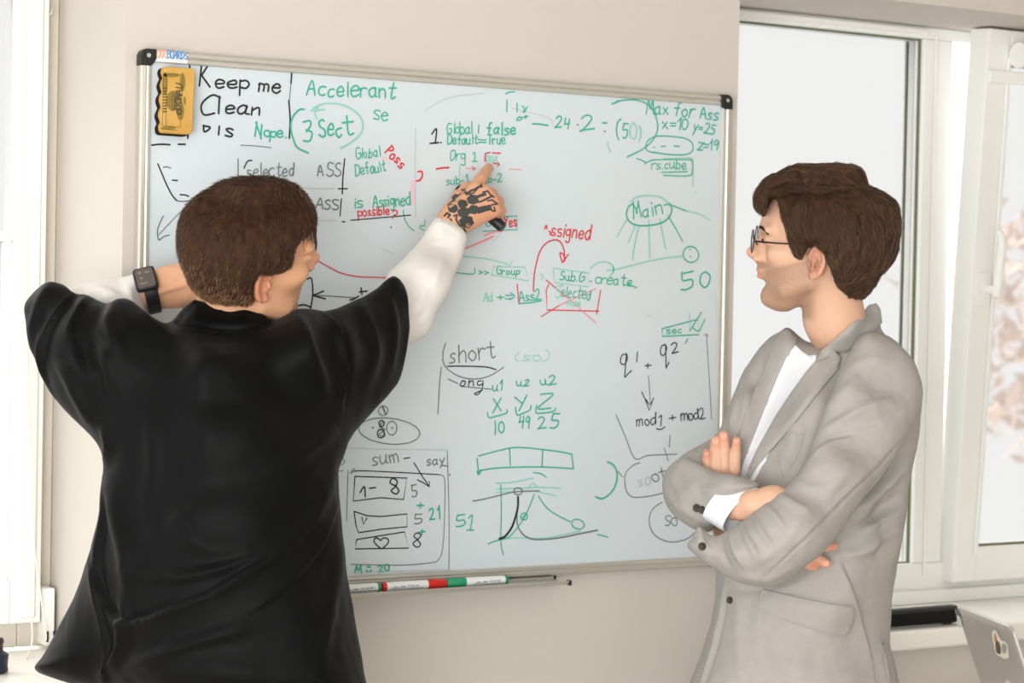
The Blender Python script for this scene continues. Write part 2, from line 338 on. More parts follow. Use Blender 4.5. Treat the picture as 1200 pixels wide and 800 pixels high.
# right window: a fixed light, a mullion and a tilted-in sash
W2 = empty('window_2', (2.2, .33, SILL_R), None, None); del W2['world_children']; W2['world_children'] = 1; struct(W2, 'white window with a fixed light and a tilted sash, right of the board')
FZ0, FZ1 = SILL_R, SOF
gx0, gx1, gz0, gz1 = 1.28, 1.952, .974, 2.132
cx0, cx1 = 2.035, 2.90
b = MB(); frame_rect(b, PX1, 3.2, FZ0, FZ1, .30, .37, .051, .30, gz0-FZ0, FZ1-gz1)
b.box(gx1, cx0, .30, .37, gz0, gz1)
b.box(gx0, gx1, .286, .30, gz1+.008, gz1+.020); b.box(PX1, cx1, .284, .30, FZ0, FZ0+.03); b.box(gx1+.028, gx1+.034, .294, .30, gz0-.03, gz1+.01)
fr2 = b.build('window_frame', M_pvc, W2, bevel=.004)
b = MB(); frame_rect(b, gx0, gx1, gz0, gz1, .312, .318, .004, .004, .003, .004); b.build('gasket', M_gasket, W2)
b = MB(); b.box(gx1-.018, gx1-.014, .336, .342, gz0+.005, gz1-.005); b.build('glazing_spacer', M_gasket, W2)
MB().box(gx0+.001, gx1-.001, .33, .334, gz0+.001, gz1-.001).build('glass_pane', M_glass, W2)
b = MB(); b.box(PX1-.02, 3.4, -.012, .30, SILL_R-.04, SILL_R); b.build('window_sill', M_sill, W2, bevel=.008, seg=3)
# tilted sash, turned in about its lower edge
SX, SZ, SY = 2.040, .930, .268; SW, SH = .85, 1.225
pt = onY(1160, 30, .27); dx = CAM[0]-pt[0]
dd = ray(1160, 30); P_ = CAM+dd*(SX-CAM[0])/dd[0]; tilt = math.atan2(SY-P_[1], P_[2]-SZ)
Rt = Matrix.Rotation(tilt, 3, 'X'); RT = np.array(Rt); so = (SX, SY, SZ)
b = MB(); st = .068
for a in ((0, st, 0, SH), (SW-st, SW, 0, SH), (st, SW-st, 0, .078), (st, SW-st, SH-.075, SH)): b.box(a[0], a[1], 0, .06, a[2], a[3], RT, so)
for a in ((st-.012, st, .06, SH-.06), ): b.box(a[0], a[1], -.006, 0, a[2], a[3], RT, so)
sash = b.build('sash', M_pvc, W2, bevel=.005)
b = MB()
for a in ((st, st+.004, .078, SH-.075), (st, SW-st, .078, .083), (st, SW-st, SH-.08, SH-.075)): b.box(a[0], a[1], .008, .014, a[2], a[3], RT, so)
b.build('gasket', M_gasket, sash)
MB().box(st, SW-st, .024, .028, .078, SH-.075, RT, so).build('glass_pane', M_glass, sash)
hz = .655
b = MB(); b.box(.018, .046, -.010, 0, hz-.035, hz+.035, RT, so)
T = lambda x, y, z: tuple(RT@np.array((x, y, z))+np.array(so))
b.tube([T(.032, 0, hz), T(.032, -.045, hz)], .011, 14)
b.tube([T(.032, -.045, hz-.012), T(.032, -.047, hz+.03), T(.033, -.05, hz+.09), T(.033, -.047, hz+.118), T(.033, -.038, hz+.128)], [.0095, .0105, .0095, .0085, .007], 12)
b.build('handle', M_pvc, sash, smooth=True)
b = MB(); b.box(.0, SW, -.012, .0, SH-.118, SH-.090, RT, so); bl = b.build('blind_bracket_rail', M_pvc, sash, bevel=.003)
b = MB(); b.tube([T(.070, -.03, SH-.055), T(SW-.03, -.03, SH-.055)], .024, 20); b.tube([T(.060, -.03, SH-.055), T(.072, -.03, SH-.055)], .028, 20); b.build('rolled_blind', M_pvc, sash, smooth=True)
# left window, only its right edge in view
W1 = empty('window_1', (-.8, .34, SILL_L), None, None); struct(W1, 'white window with a glazing bar, cut by the left edge')
yL = .325; xs = lambda u, v=300: onY(u, v, yL)[0]
b = MB(); frame_rect(b, -1.6, PX0+.0, SILL_L, SOF, yL+.008, yL+.075, .05, .06, .05, .05); b.build('window_frame', mat('darker_pvc', 'd8d2c6', .45, .4, var=.08, vscale=14), W1, bevel=.003)  # outer frame toned darker than the white sash
x1 = xs(50); x0 = xs(14)
b = MB(); frame_rect(b, -1.58, x1, SILL_L+.045, SOF-.03, yL-.018, yL+.05, .07, x1-x0, .075, .07)
zb0, zb1 = onY(8, 283, yL)[2], onY(8, 271, yL)[2]; b.box(-1.52, x0, yL-.004, yL+.04, zb0, zb1)
b.box(x0-.014, x0, yL-.004, yL+.04, SILL_L+.1, zb0)
b.box(x0+.010, x1-.012, yL-.024, yL-.018, SILL_L+.055, SOF-.04)
sash1 = b.build('sash', M_pvc, W1, bevel=.004)
MB().box(-1.52, x0-.001, yL+.012, yL+.016, SILL_L+.115, SOF-.1).build('glass_pane', M_glass, W1)
b = MB(); a0 = onY(50.5, 688, yL-.02); a1 = onY(60.5, 755, yL-.02); b.box(a0[0], min(a1[0], PX0-.002), yL-.035, yL+.008, a1[2], a0[2]); hg = b.build('hinge_cover', M_pvc, W1, bevel=.003)
b = MB(); b.box(a0[0]+.001, a0[0]+.005, yL-.038, yL-.035, a1[2]+.008, a1[2]+.026); b.box(a0[0]+.014, a0[0]+.021, yL-.038, yL-.035, a1[2]+.018, a1[2]+.026); b.build('hinge_slot', M_dark, hg)
h0 = onY(54, 17, yL); b = MB(); b.tube([tuple(h0+np.array(d)) for d in ((-.006, 0, .004), (-.002, -.012, -.004), (.004, -.016, .0), (.006, -.016, .010))], .0014, 8); b.build('wire_hook', M_alu, W1, smooth=True)
b = MB(); b.box(-3.0, PX0, .0, yL-.018, SILL_L-.04, SILL_L); b.build('window_sill', M_sill, W1, bevel=.008, seg=3)
# trees beyond the windows
M_leaf = [mat('pale_leaves', 'e6e8d2', .7, .2, var=.3, vscale=2), mat('pink_leaves', 'f2e2d8', .7, .2, var=.2, vscale=2)]; M_bark = mat('bark', '8a7a66', .8, .2)
def tree(x, y, h, r, k, label):
    t = empty('tree', (x, y, -2.5), label, 'tree', None); b = MB(); b.tube([(x, y, -2.5), (x+.1, y, -.5), (x, y+.1, h-r)], [.16, .12, .05], 10); b.build('trunk', M_bark, t, smooth=True)
    n = 700; d = rng.normal(size=(n, 3)); d /= np.linalg.norm(d, axis=1, keepdims=True); c = np.array([x, y, h])+d*r*(rng.random((n, 1))**.4)*np.array([1, 1, 1.25]); c += .25*np.sin(c[:, ::-1]*3)
    a = rng.normal(size=(n, 3))*.09; e = rng.normal(size=(n, 3))*.09
    V = np.stack([c-a, c-e*.6, c+a, c+e*.6], 1).reshape(-1, 3); mesh('foliage', V, np.arange(4*n).reshape(-1, 4), M_leaf[k], t, False)
tree(14.4, 12.2, 1.5, 1.2, 1, 'pinkish tree outside behind the tilted sash')
tree(20.6, 16.5, 3.8, 1.3, 0, 'pale green tree outside, beyond the pinkish tree')
# ------------------------------------------------------------------ whiteboard
BZ0, BZ1, BW = 1.0385, 1.9385, 1.2
WB = empty('whiteboard', (.6, .02, BZ0), 'large aluminium framed whiteboard covered with green, black and red handwriting', 'whiteboard')
MB().box(.012, BW-.012, .006, .019, BZ0+.012, BZ1-.012).build('panel', M_board, WB)
fw = .0195; b = MB()
def prof(b, p, q, n):     # rounded frame bar from p to q, n = inward direction
    p, q, n = map(np.asarray, (p, q, n)); y = np.array([0, 1, 0])
    S_ = [n*0+y*.019, n*0+y*.004, n*.003+y*0, n*.008+y*-.0005, n*.0105+y*.0022, n*.013+y*.001, n*.0175+y*.0015, n*.0195+y*.005, n*.0195+y*.019]
    b.rings([[p+s_ for s_ in S_], [q+s_ for s_ in S_]])
c_ = .02
prof(b, (0, 0, BZ0+c_), (0, 0, BZ1-c_), (1, 0, 0)); prof(b, (BW, 0, BZ0+c_), (BW, 0, BZ1-c_), (-1, 0, 0))
prof(b, (c_, 0, BZ1), (BW-c_, 0, BZ1), (0, 0, -1)); prof(b, (c_, 0, BZ0), (BW-c_, 0, BZ0), (0, 0, 1))
b.build('frame', M_alu, WB)
M_screw = mat('screw_steel', 'c4c2bc', .35, .5, metal=.7)
for sx, sz in ((0, 1), (1, 1), (0, 0), (1, 0)):
    X = lambda a: (a if sx == 0 else BW-a); Z = lambda a: (BZ1-a if sz else BZ0+a)
    pl = [(.0, .024), (.0, .010), (.004, .003), (.010, 0), (.026, 0), (.026, .016), (.020, .023), (.0185, .026), (0, .026)]
    pl = [(a-.0015 if a < .02 else a, c-.0015 if c < .02 else c) for a, c in pl]
    cp = MB().prism([(X(a), -.002, Z(c)) for a, c in pl], (0, .021, 0)).build('corner_cap', M_dark, WB, bevel=.0015)
    q = MB(); q.tube([(X(.0115), -.002, Z(.0095)), (X(.0115), -.0035, Z(.0095))], .0036, 14); q.build('screw', M_screw, cp)
tx0, tx1 = .355, .8165; b = MB()
S_ = [(.0, BZ0-.001), (-.004, BZ0-.001), (-.004, BZ0-.0055), (-.050, BZ0-.0075), (-.055, BZ0-.002), (-.0565, BZ0-.003), (-.0515, BZ0-.0100), (.018, BZ0-.0085), (.018, BZ0-.001)]
b.rings([[(tx0, y, z) for y, z in S_], [(tx1, y, z) for y, z in S_]]); b.build('marker_tray', M_alu, WB)
for x in (tx0, tx1):
    for y0, y1, z0, z1 in ((-.006, -.001, BZ0-.007, BZ0+.001), (-.058, -.046, BZ0-.011, BZ0-.0015)):
        MB().box(x-.0015, x+.003, y0, y1, z0, z1).build('tray_end_cap', M_dark, WB, bevel=.0008)
# ------------------------------------------------------------------ handwriting on the board
GL = {'A': '0,0 3,10 6,0;1,4 5,4', 'B': '0,0 0,10 4,9 4,6 0,5.5;4,5.5 5,2 3,0 0,0', 'C': '6,9 3,10 .5,7 0,3.5 2,0 6,1', 'D': '0,0 0,10 0,10 4,9 6,5 4,1 0,0', 'G': '6,9 3,10 .5,7 .5,2 3,0 6,2 6,5 3,5',
 'I': '1,0 1,10', 'K': '0,10 0,0;5,10 .3,5 .3,5 6,0', 'M': '0,0 1,10 1,10 3,4 3,4 5,10 5,10 6,0', 'N': '0,0 0,10 0,10 5,0 5,0 5,10', 'O': '3,10 .5,8 0,4 2,0 5,.5 6,5 5,9 3,10', 'P': '0,0 0,10 0,10 4,9.5 5,7.5 3,5.5 0,5',
 'R': '0,0 0,10 0,10 4,9.5 5,7.5 3,5.5 0,5 0,5 6,0', 'S': '5,9 3,10 .5,8.5 1.5,6 5,4 5,1.5 2.5,0 0,1', 'T': '0,10 6,10;3,10 3,0', 'U': '0,10 0,3 2,0 5,1 6,10', 'V': '0,10 3,0 3,0 6,10', 'X': '0,10 6,0;6,10 0,0', 'Y': '0,10 3.2,5;6,10 1,0', 'Z': '0,10 6,10 6,10 0,0 0,0 6,0', 'x': '0,6 5,0;5,6 0,0', 'y': '0,6 2.5,1.5;5,6 1,-4', 'z': '0,6 5,6 5,6 0,0 0,0 5,0',
 'a': '5,5 3,6 .5,4.5 0,2 2,0 4.5,2 5,6;5,6 4.8,1 6,0', 'b': '0,10 0,0 0,0;0,4.5 3,6 5,3.5 3.5,.3 0,1', 'c': '5,5.5 2.5,6 .3,4 .5,1 3,0 5,1', 'd': '5,5 3,6 .5,4.5 0,2 2,0 4.5,2 5,10;5,10 5,0', 'e': '.3,3 5,3.5 4.5,5.6 2.5,6 .3,4 .8,.8 3,0 5.5,1', 'f': '5,9.5 3.5,10 2.3,8 2,0;0,5.5 4.5,5.5', 'g': '5,5 3,6 .5,5 .3,2.5 2.5,1.3 5,3 5,6;5,6 5,-2.5 3,-4 .5,-3',
 'h': '0,10 0,0;0,4 2.5,6 4.5,5 4.7,0', 'i': '1,6 1,0;1,8.3 1.2,8.8', 'k': '0,10 0,0;4,6 .3,3 .3,3 5,0', 'l': '1,10 1,0', 'm': '0,6 0,0;0,4.5 1.8,6 3,4.5 3,0;3,4.5 5,6 6.2,4.5 6.3,0', 'n': '0,6 0,0;0,4 2.5,6 4.6,4.8 4.8,0', 'o': '3,6 .6,5 0,2.5 2,0 4.5,.8 5,3.5 3,6', 'p': '0,6 0,-4;0,5 3,6 5,4 3.5,.7 0,1.5', 'q': '5,5 3,6 .6,5 .3,2.6 2.5,1.4 4.8,3 5,6;5,6 4.6,-4 4.6,-4 6.5,-2', 'r': '0,6 .2,0;.2,3.5 2,5.8 4.5,5.5', 's': '4.5,5.3 2.5,6 .5,5 1.5,3.4 4.3,2 3.5,.3 0,.3', 't': '2.5,9.5 2.3,2 3.5,0 5,.8;0,6.3 5,6.5', 'u': '0,6 .3,1.5 2.3,0 4.6,2 4.8,6;4.8,6 4.8,1 6,0', 'v': '0,6 2.3,0 2.3,0 4.8,6', 'w': '0,6 1.5,0 1.5,0 3,5 3,5 4.6,0 4.6,0 6,6',
 '0': '3,10 .5,8 .2,3 2.5,0 5,1.5 5.5,7 3,10', '1': '0,7 2.5,10 2.5,10 2.5,0', '2': '0,8 2.5,10 5,8.5 3.5,4.5 0,0 0,0 6,.5', '3': '.5,9.5 4,10 4.5,7.5 2,5.5;2,5.5 5,4 4.5,1 2,0 0,1', '4': '1,10 .3,4.5 .3,4.5 5.5,5;5,9.5 4.5,0', '5': '5.5,10 1,10 1,10 .7,5.8 4.5,5.5 5,2 2.5,0 0,.6', '8': '3,5.2 .6,7.5 2.7,10 5,8 3,5.2 .3,2.5 2.5,0 5,2 3,5.2', '9': '5,8 2.5,10 .5,7.5 2.5,5.3 5,8;5,8 4.5,0', '7': '0,10 5,10 2,0',
 '.': '1,0 1.3,.3', ',': '1,.3 .5,-1.5', '-': '0,3.5 5,3.8', '=': '0,5 5,5.2;0,2.3 5,2.5', '+': '2.5,6.5 2.5,1;0,3.8 5,3.9', '?': '0,8 2,10 4.5,8.5 4,6 2,4 2,3;2,.6 2.2,.2', '(': '3,11 .6,8 .4,3 2.6,-1', ')': '0,11 2.4,8 2.4,2 0,-1', '|': '1,10 1,-3', '>': '0,6 5,3 5,3 0,.3', ':': '1,4.5 1.2,4.8;1,1 1.2,1.3', "'": '1,10 .6,8', '_': '0,0 5,0', ' ': ''}
def gp(ch): return [[tuple(map(float, q.split(','))) for q in st.split()] for st in GL[ch].split(';')] if GL.get(ch) else []
INK = {'k': ('ink_black', '26282a'), 'g': ('ink_green', '3cab91'), 'r': ('ink_red', 'd2353c'), 'K': ('ink_black_faded', '6f7577'), 'G': ('ink_green_faded', '8cc9bb'), 'R': ('ink_red_faded', 'e58a93'), 'P': ('ink_pink_smear', 'e6bcc6'), 'L': ('ink_ghost', 'b3bcbe'), 'b': ('ink_blue', '5f8fc4'), 'o': ('ink_orange', 'e0a58c')}
INK = {k: mat(n, c, .55, .3) for k, (n, c) in INK.items()}
def words(s, u0, v0, u1, v1, cap, adv=None):
    """strokes in photo points for a line of handwriting on the baseline (u0,v0)-(u1,v1)"""
    wid = []; x = 0
    for ch in s:
        g = gp(ch); w_ = max([p[0] for st in g for p in st], default=3) if g else 3.2
        wid.append(x); x += w_+1.9
    x -= 1.9; k = np.array([u1-u0, v1-v0])/x; n = np.hypot(*k); up = np.array([k[1], -k[0]])/n*cap/10; out = []
    if up[1] > 0: up = -up
    for ch, x0 in zip(s, wid):
        j = rng.normal(0, .25, 2); sc = 1+rng.normal(0, .08); sl = rng.normal(.05, .07); nz = lambda: rng.normal(0, .22)
        for st in gp(ch): out.append([tuple(np.array([u0, v0])+k*(x0+p[0]*sc+j[0]+sl*p[1]+nz())+up*(p[1]*sc+j[1]+nz())) for p in st])
    return out
NY = [0.0056]
def ribbon(MBo, P, wd, y):
    """P: board-plane (x,z) points; a thin film of ink of width wd on plane y"""
    P = np.asarray(P, float); T_ = np.gradient(P, axis=0); T_ /= np.linalg.norm(T_, axis=1, keepdims=True)+1e-9; N = np.stack([-T_[:, 1], T_[:, 0]], 1); n = len(P); r = wd/2
    tp = np.ones(n); 
    V = [(P[i, 0]+N[i, 0]*r*s_, y-1.2e-5*i, P[i, 1]+N[i, 1]*r*s_) for i in range(n) for s_ in (1, -1)]; F = [(2*i, 2*i+1, 2*i+3, 2*i+2) for i in range(n-1)]
    for e, d in ((0, -1), (n-1, 1)):        # round ends
        k = len(V); V += [(P[e, 0]+d*r*(T_[e, 0]*math.cos(a)*d*d-N[e, 0]*math.sin(a)*d*0)+N[e, 0]*r*math.sin(a)*1.0 if False else P[e, 0]+r*(d*T_[e, 0]*math.cos(a)+N[e, 0]*math.sin(a)), y-1.2e-5*e+(3e-5 if e else -3e-5), P[e, 1]+r*(d*T_[e, 1]*math.cos(a)+N[e, 1]*math.sin(a))) for a in (-1.57, -.8, 0, .8, 1.57)]; F.append(tuple(range(k, k+5)))
    MBo.add(V, F)
def note(name, label, *items):
    """items: (colour, width px, strokes in photo points, smooth?) -> one mesh on the board"""
    if name == 'drawn_line' and sum(len(i[2]) for i in items) > 1:
        return [note(name, label, (it[0], it[1], [st], *it[3:])) for it in items for st in it[2]]
    b = MB(); mats = []; fm = []; ns = [0]
    for it in items:
        col, wd, sts = it[:3]; sm = it[3] if len(it) > 3 else True
        if INK[col] not in mats: mats.append(INK[col])
        for st in sts:
            st = [p for i, p in enumerate(st)]; Q = crom(st, 7) if sm and len(st) > 2 else np.asarray(st, float)
            X = np.array([onY(u, v, NY[0]) for u, v in Q]); n0 = len(b.f); d = np.linalg.norm(np.diff(X[:, [0, 2]], axis=0), axis=1); keep = np.r_[True, d > 1e-5]; X = X[keep]
            if len(X) < 2: continue
            ribbon(b, X[:, [0, 2]], wd*.00136, NY[0]-.00007*(ns[0] % 14)); ns[0] += 1; fm += [mats.index(INK[col])]*(len(b.f)-len(fm))
    o = mesh(name, b.v, b.f, mats, WB, False); o.data.polygons.foreach_set('material_index', fm)
    if label: o['label'] = label
    return o
def ell_(cx, cy, rx, ry, a0=0, a1=360, rot=0, n=14):
    c, s_ = math.cos(math.radians(rot)), math.sin(math.radians(rot)); return [(cx+rx*math.cos(t)*c-ry*math.sin(t)*s_, cy+rx*math.cos(t)*s_+ry*math.sin(t)*c) for t in np.radians(np.linspace(a0, a1, n))]
W_ = words; HN = 'handwritten_note'
note(HN, 'black words Keep me Clean Pls', ('k', 2.4, W_('K', 235, 101, 246, 102, 26)+W_('eep', 251, 103, 291, 105, 17)+W_('me', 303, 106.5, 328, 108, 16)+W_('C', 233, 134, 249, 135, 21)+[[(257, 113), (256, 133)]]+W_('ean', 263, 132.5, 304, 134, 16)+[[(238, 147.5), (246, 149), (243, 153), (239, 154), (238.5, 147)], [(257, 148), (256, 158)]]+W_('s', 264, 160, 272, 161, 16)))
note(HN, 'green word Nope', ('g', 2.2, W_('N', 298, 160, 305, 161, 16)+W_('ope.', 309, 160, 335, 161.5, 12)))
note('drawn_line', 'thick black lines boxing the upper left note', ('k', 2.2, [[(222, 73), (222.5, 90), (221, 120), (221.5, 140), (220, 162)], [(342, 83), (341, 98)], [(338.5, 118), (340, 140), (339, 162)], [(178, 170), (188, 169), (199, 169.5)], [(209, 169), (217, 169)]]), ('K', 1.2, [[(282, 170), (300, 171), (318, 173)], [(341, 98), (339, 118)]]))
note(HN, 'green word Accelerant', ('g', 2.2, W_('A', 359.5, 112, 369, 112, 17)+W_('ccelerant', 373, 112.5, 462, 115, 18)))
note(HN, 'green letters se', ('g', 1.8, W_('se', 438, 140, 454, 141, 16)))
note(HN, 'green word 3Sect inside a loose oval', ('g', 2.4, W_('3', 356, 166, 366, 165, 24)+W_('Sec', 374, 160, 400, 160, 21)+W_('t', 404, 159, 416, 158, 23)+[[(361, 179), (350, 174), (345, 167), (340.5, 150), (343, 137), (350, 129), (356, 128)]]), ('G', 2.2, [[(364, 130), (372, 124), (385, 121), (400, 122.5), (412, 128), (422.5, 137.5), (425, 150), (417.5, 162), (399, 174)], [(371, 139), (369, 131), (374, 123)], [(368, 130), (380, 128)]]))
note(HN, 'green words Global Default', ('g', 1.5, W_('Global', 417, 186, 446, 183, 13)+W_('Default', 417, 206, 452, 200, 12)))
note(HN, 'red slanted word Poss', ('r', 2.2, W_('Poss', 451, 179, 469, 197, 12)))
note(HN, 'grey words Selected ASS between upright strokes', ('K', 1.6, W_('selected', 290, 208, 344, 206, 15)+W_('ASS', 372, 206, 398, 206, 15)+[[(279, 186), (279, 210)]]), ('k', 1.8, [[(286, 197), (290, 189), (295, 188)], [(404, 186), (402, 205), (401, 227)]]), ('L', 1.2, [[(340, 219), (370, 221), (392, 221)]]), ('k', 1.6, [[(396, 221), (407, 221)]]))
note(HN, 'grey word ASS above a faint line', ('K', 1.8, W_('ASS', 369, 245, 396, 246, 12)), ('k', 1.6, [[(400, 233), (398.5, 253)], [(401, 259.5), (404, 260)]]), ('L', 1.2, [[(366, 258), (394, 258.5)]]))
note(HN, 'green words is Assigned', ('g', 1.8, W_('is', 415, 244, 425, 243, 13)+W_('Assigned', 437, 243, 480, 240, 13)))
note(HN, 'red word possible with a question mark, underlined in black', ('r', 1.8, W_('possible', 420, 254, 456, 251, 11)+W_('?', 457, 256, 464, 257, 12)), ('k', 1.4, [[(411, 258), (440, 255.5), (481, 252)]]))
note('drawn_line', 'faint upright line with a pink smear', ('L', 1.2, [[(487, 150), (486.5, 200), (487, 255)]]), ('P', 5.5, [[(484, 212), (483.5, 238)]]))
note('drawn_line', 'green hook beside the hand', ('g', 1.5, [[(472.5, 246), (474, 256), (479, 265), (485, 270)], [(498, 258), (497, 265), (494, 264), (492, 267), (497, 270)]]), ('k', 1.8, [[(458, 266), (458.6, 266.4)]]))
note(HN, 'red question mark', ('r', 2.4, [[(490, 201), (494, 201), (495, 206), (492, 211), (488, 212)]]))
note(HN, 'black numeral one with a full stop', ('k', 2.2, [[(506, 157), (511.5, 151), (510, 168)], [(504, 168), (514, 167)], [(516.5, 167), (517, 167)]]))
note(HN, 'green words Global 1 false, Default == True', ('g', 1.7, W_('Global', 524, 157, 553, 156, 12)+[[(561, 146), (560.5, 156)]]+W_('Default==True', 524, 169, 592, 169, 11)), ('g', 2.3, W_('false', 571, 158, 604, 158, 14)))
note(HN, 'green words Org 1 with a red bracket', ('g', 1.5, W_('Org', 527, 188, 545, 188, 13)+[[(554, 180), (556.5, 179), (556, 189)], [(553, 189), (559, 189)]]), ('G', 1.5, W_('box', 570, 189, 583, 189, 10)), ('r', 1.8, [[(568, 189), (568.3, 180), (574, 178.5)], [(577, 179), (586, 179.5)]], False))
note('drawn_line', 'red dashes under Org', ('r', 2.4, [[(511.5, 198), (518, 196.8), (526, 196.3)]]), ('R', 1.3, [[(546, 197), (558, 197.5)], [(597, 198), (611, 199)], [(572, 198), (579, 198)]]), ('r', 1.4, [[(554, 195.5), (557, 197.5), (554, 199)], [(578, 191), (585, 192.5)], [(583, 190), (585.5, 192.5), (583, 195)]], False))
note(HN, 'green words sub-1 and sub-2', ('g', 1.4, W_('sub-1', 523, 217, 548, 214, 9)+W_('sub-2', 561, 214, 588, 213, 9)), ('G', 1.4, [[(539, 193), (538.5, 206)]]))
note(HN, 'red word Yes in a green box', ('r', 2.0, W_('Yes', 591, 266, 605, 265, 12)), ('g', 1.5, [[(566, 271), (590, 269.5), (606, 269), (606, 253), (584, 254)], [(569, 260), (570, 265), (574, 265), (575, 260)]], False))
note('drawn_line', 'pink strokes below the marker', ('R', 2.6, [[(568, 276), (578, 272), (589, 270.5)], [(545, 291), (560, 285), (578, 277)]]), ('L', 1.0, [[(577, 283), (584, 277), (588, 271)]]))
note(HN, 'green letters T and small figures', ('g', 1.8, [[(592.5, 110), (597, 108), (603, 107.5)], [(594, 117), (594, 131)], [(606, 121), (606, 131)], [(612, 124), (615, 128), (613, 131)], [(618, 125), (614, 132)]]+W_('o+', 605, 142, 619, 139, 7)))
note('drawn_line', 'green dash before the number', ('g', 2.4, [[(624, 145), (633, 145.5), (642, 147)]]))
note(HN, 'green numbers 24 times 2 equals 50 in brackets', ('g', 2.2, W_('24', 651, 150, 668, 151, 15)+[[(676.5, 146), (677.5, 146.5)]]+W_('2', 681, 153, 695, 152, 16)+[[(706, 144), (711, 144)], [(708, 154), (709, 154)]]), ('g', 2.0, W_('(5', 722, 162, 736, 162, 20)), ('G', 2, W_('0)', 738, 164, 751, 163, 18)))
note('drawn_circle', 'large open green arc beside 50', ('g', 2, [[(717, 122), (721, 120), (724, 118)], [(720, 121), (730, 117.5), (747, 117.5), (762, 125), (770, 142), (769, 157), (757, 172), (735, 184)]]), ('G', 2, [[(712, 166), (713, 173), (716, 178)]]))
note(HN, 'green words Max for Ass', ('g', 2.0, W_('Max', 757.5, 134, 783, 134, 15)+W_('for', 790, 136, 812, 138, 15)+W_('Ass', 820, 139, 841, 141, 13)))
note(HN, 'green formula x=10 y=25 z=19', ('g', 1.9, W_('x=10', 776, 150, 805, 152, 12)+W_('y=25', 812, 153, 837, 158, 12)+W_('z=19', 817, 175, 841, 176, 12)))
note('drawn_circle', 'green oval holding dashes', ('g', 1.8, [[(762, 178), (757, 174), (759, 165), (768, 160), (782, 159.5), (802, 162), (811, 168), (811, 177), (803, 181), (785, 181), (762, 178)], [(766, 172.5), (767, 172.5)], [(775, 171.5), (780, 171)], [(790, 171), (796, 171.5)]]))
note(HN, 'green words rs.cube, underlined twice in a box', ('g', 1.6, W_('rs.cube', 763, 198, 804, 198, 11)+[[(746, 186), (750, 187), (756, 190)], [(755, 192), (763, 188), (772, 187), (810, 187)], [(808, 187), (811, 190), (811, 201), (806, 206), (777, 205.5)], [(775, 202), (805, 201)]]), ('G', 1.5, [[(778, 186), (800, 185), (811, 185.5), (812, 195), (812, 218)], [(815, 225), (816, 225.5)]], True))
note(HN, 'green word Main in an oval with rays', ('g', 2, W_('Main', 743, 257, 775, 251, 17)), ('g', 2.2, [[(741, 239), (736, 243), (734, 252), (738, 260), (747, 264), (761, 264), (775, 261), (784, 254), (787, 245), (784, 238)]]), ('G', 2, [[(738, 237), (746, 231), (762, 229), (776, 232), (785, 240)]]), ('G', 1.8, [[(734, 258), (729, 266), (723, 277)], [(749, 264), (744, 284), (741, 304)], [(744, 266), (736, 284)], [(760, 258), (760.5, 280), (761, 302)], [(773, 256), (777, 278), (780, 292)]]), ('g', 1.8, [[(783, 253), (792, 268), (800, 283)], [(778, 240.5), (785, 240), (804, 247)]]), ('G', 1.8, [[(804, 247), (820, 251), (832, 258)]]))
note('drawn_circle', 'two small green circles joined by a line', ('g', 1.8, [ell_(809.5, 298, 9, 9.5, -60, 300, -30), [(808, 292.5), (809, 292.5)], [(808.5, 300.5), (809.5, 300.5)]]), ('G', 2, [[(711, 316.5), (720, 316), (740, 311), (764, 305), (785, 301.5), (800, 300)], ell_(705, 317, 14, 10, -150, 60, -15)]), ('g', 2, [ell_(705, 317, 14, 10, -70, 30, -15)]))
note(HN, 'green number 50', ('g', 2.4, W_('5', 799, 340, 814, 338, 20)+W_('0', 819, 337, 831, 337, 19)))
note(HN, 'green word create', ('g', 1.8, W_('create', 697, 332, 740, 335, 12)+[[(691, 329), (693, 330)], [(736, 333), (746, 337)]]))
note(HN, 'green word Sub G in a box', ('g', 1.8, W_('Sub.G', 656, 328, 683, 330, 10)), ('G', 1.5, [[(648, 314), (650, 331), (689, 336), (690, 320), (648, 314)], [(657, 336), (658, 332), (660, 335)]], False))
note(HN, 'green word Group in a box after two arrows', ('g', 1.7, W_('Group', 582, 321, 609, 322, 8)), ('G', 1.5, [[(576, 323), (578, 312), (615, 313), (619, 329), (576, 322)], [(594, 309), (597, 312), (600, 306)], [(540, 300), (570, 303), (594, 309)]], False), ('g', 1.4, W_('>>', 561, 322, 572, 322, 8)+[[(532, 316), (533, 322), (529, 323), (527, 320), (534, 319.5), (554, 321), (556, 314)]]), ('G', 1.5, [[(624, 320), (625, 321)], [(633, 320), (637, 324), (634, 327)]]))
note(HN, 'green words Ad + arrow', ('G', 1.8, W_('Ad', 566, 353, 577, 353, 10)), ('g', 1.6, W_('+', 582, 352, 590, 352, 10)+[[(592, 346), (601, 346)], [(592, 350), (600, 350)], [(598, 343), (603, 347), (597, 351)]]))
note(HN, 'green word Ass 2 underlined beside a red bar', ('g', 1.8, W_('Ass2', 609, 353, 633, 351, 11)+[[(608, 355.5), (622, 354.5), (635, 352)]]), ('r', 1.6, [[(606, 333), (608, 356)]]))
note('drawn_arrow', 'red curved arrow pointing down', ('r', 2, [[(625, 341), (625.5, 330), (627, 316), (632, 296), (640, 285), (650, 281), (657, 284), (661, 294), (661, 306)], [(656, 297), (657.5, 303), (659, 307.5)], [(656, 296), (660, 298), (662, 305)], [(659, 307.5), (663, 302), (666, 298)]]))
note(HN, 'red word assigned', ('r', 2.0, W_('ssigned', 646, 276, 690, 281, 16)+[[(638, 268), (640, 264), (641, 268)], [(643, 271), (646, 273), (644, 275)]]))
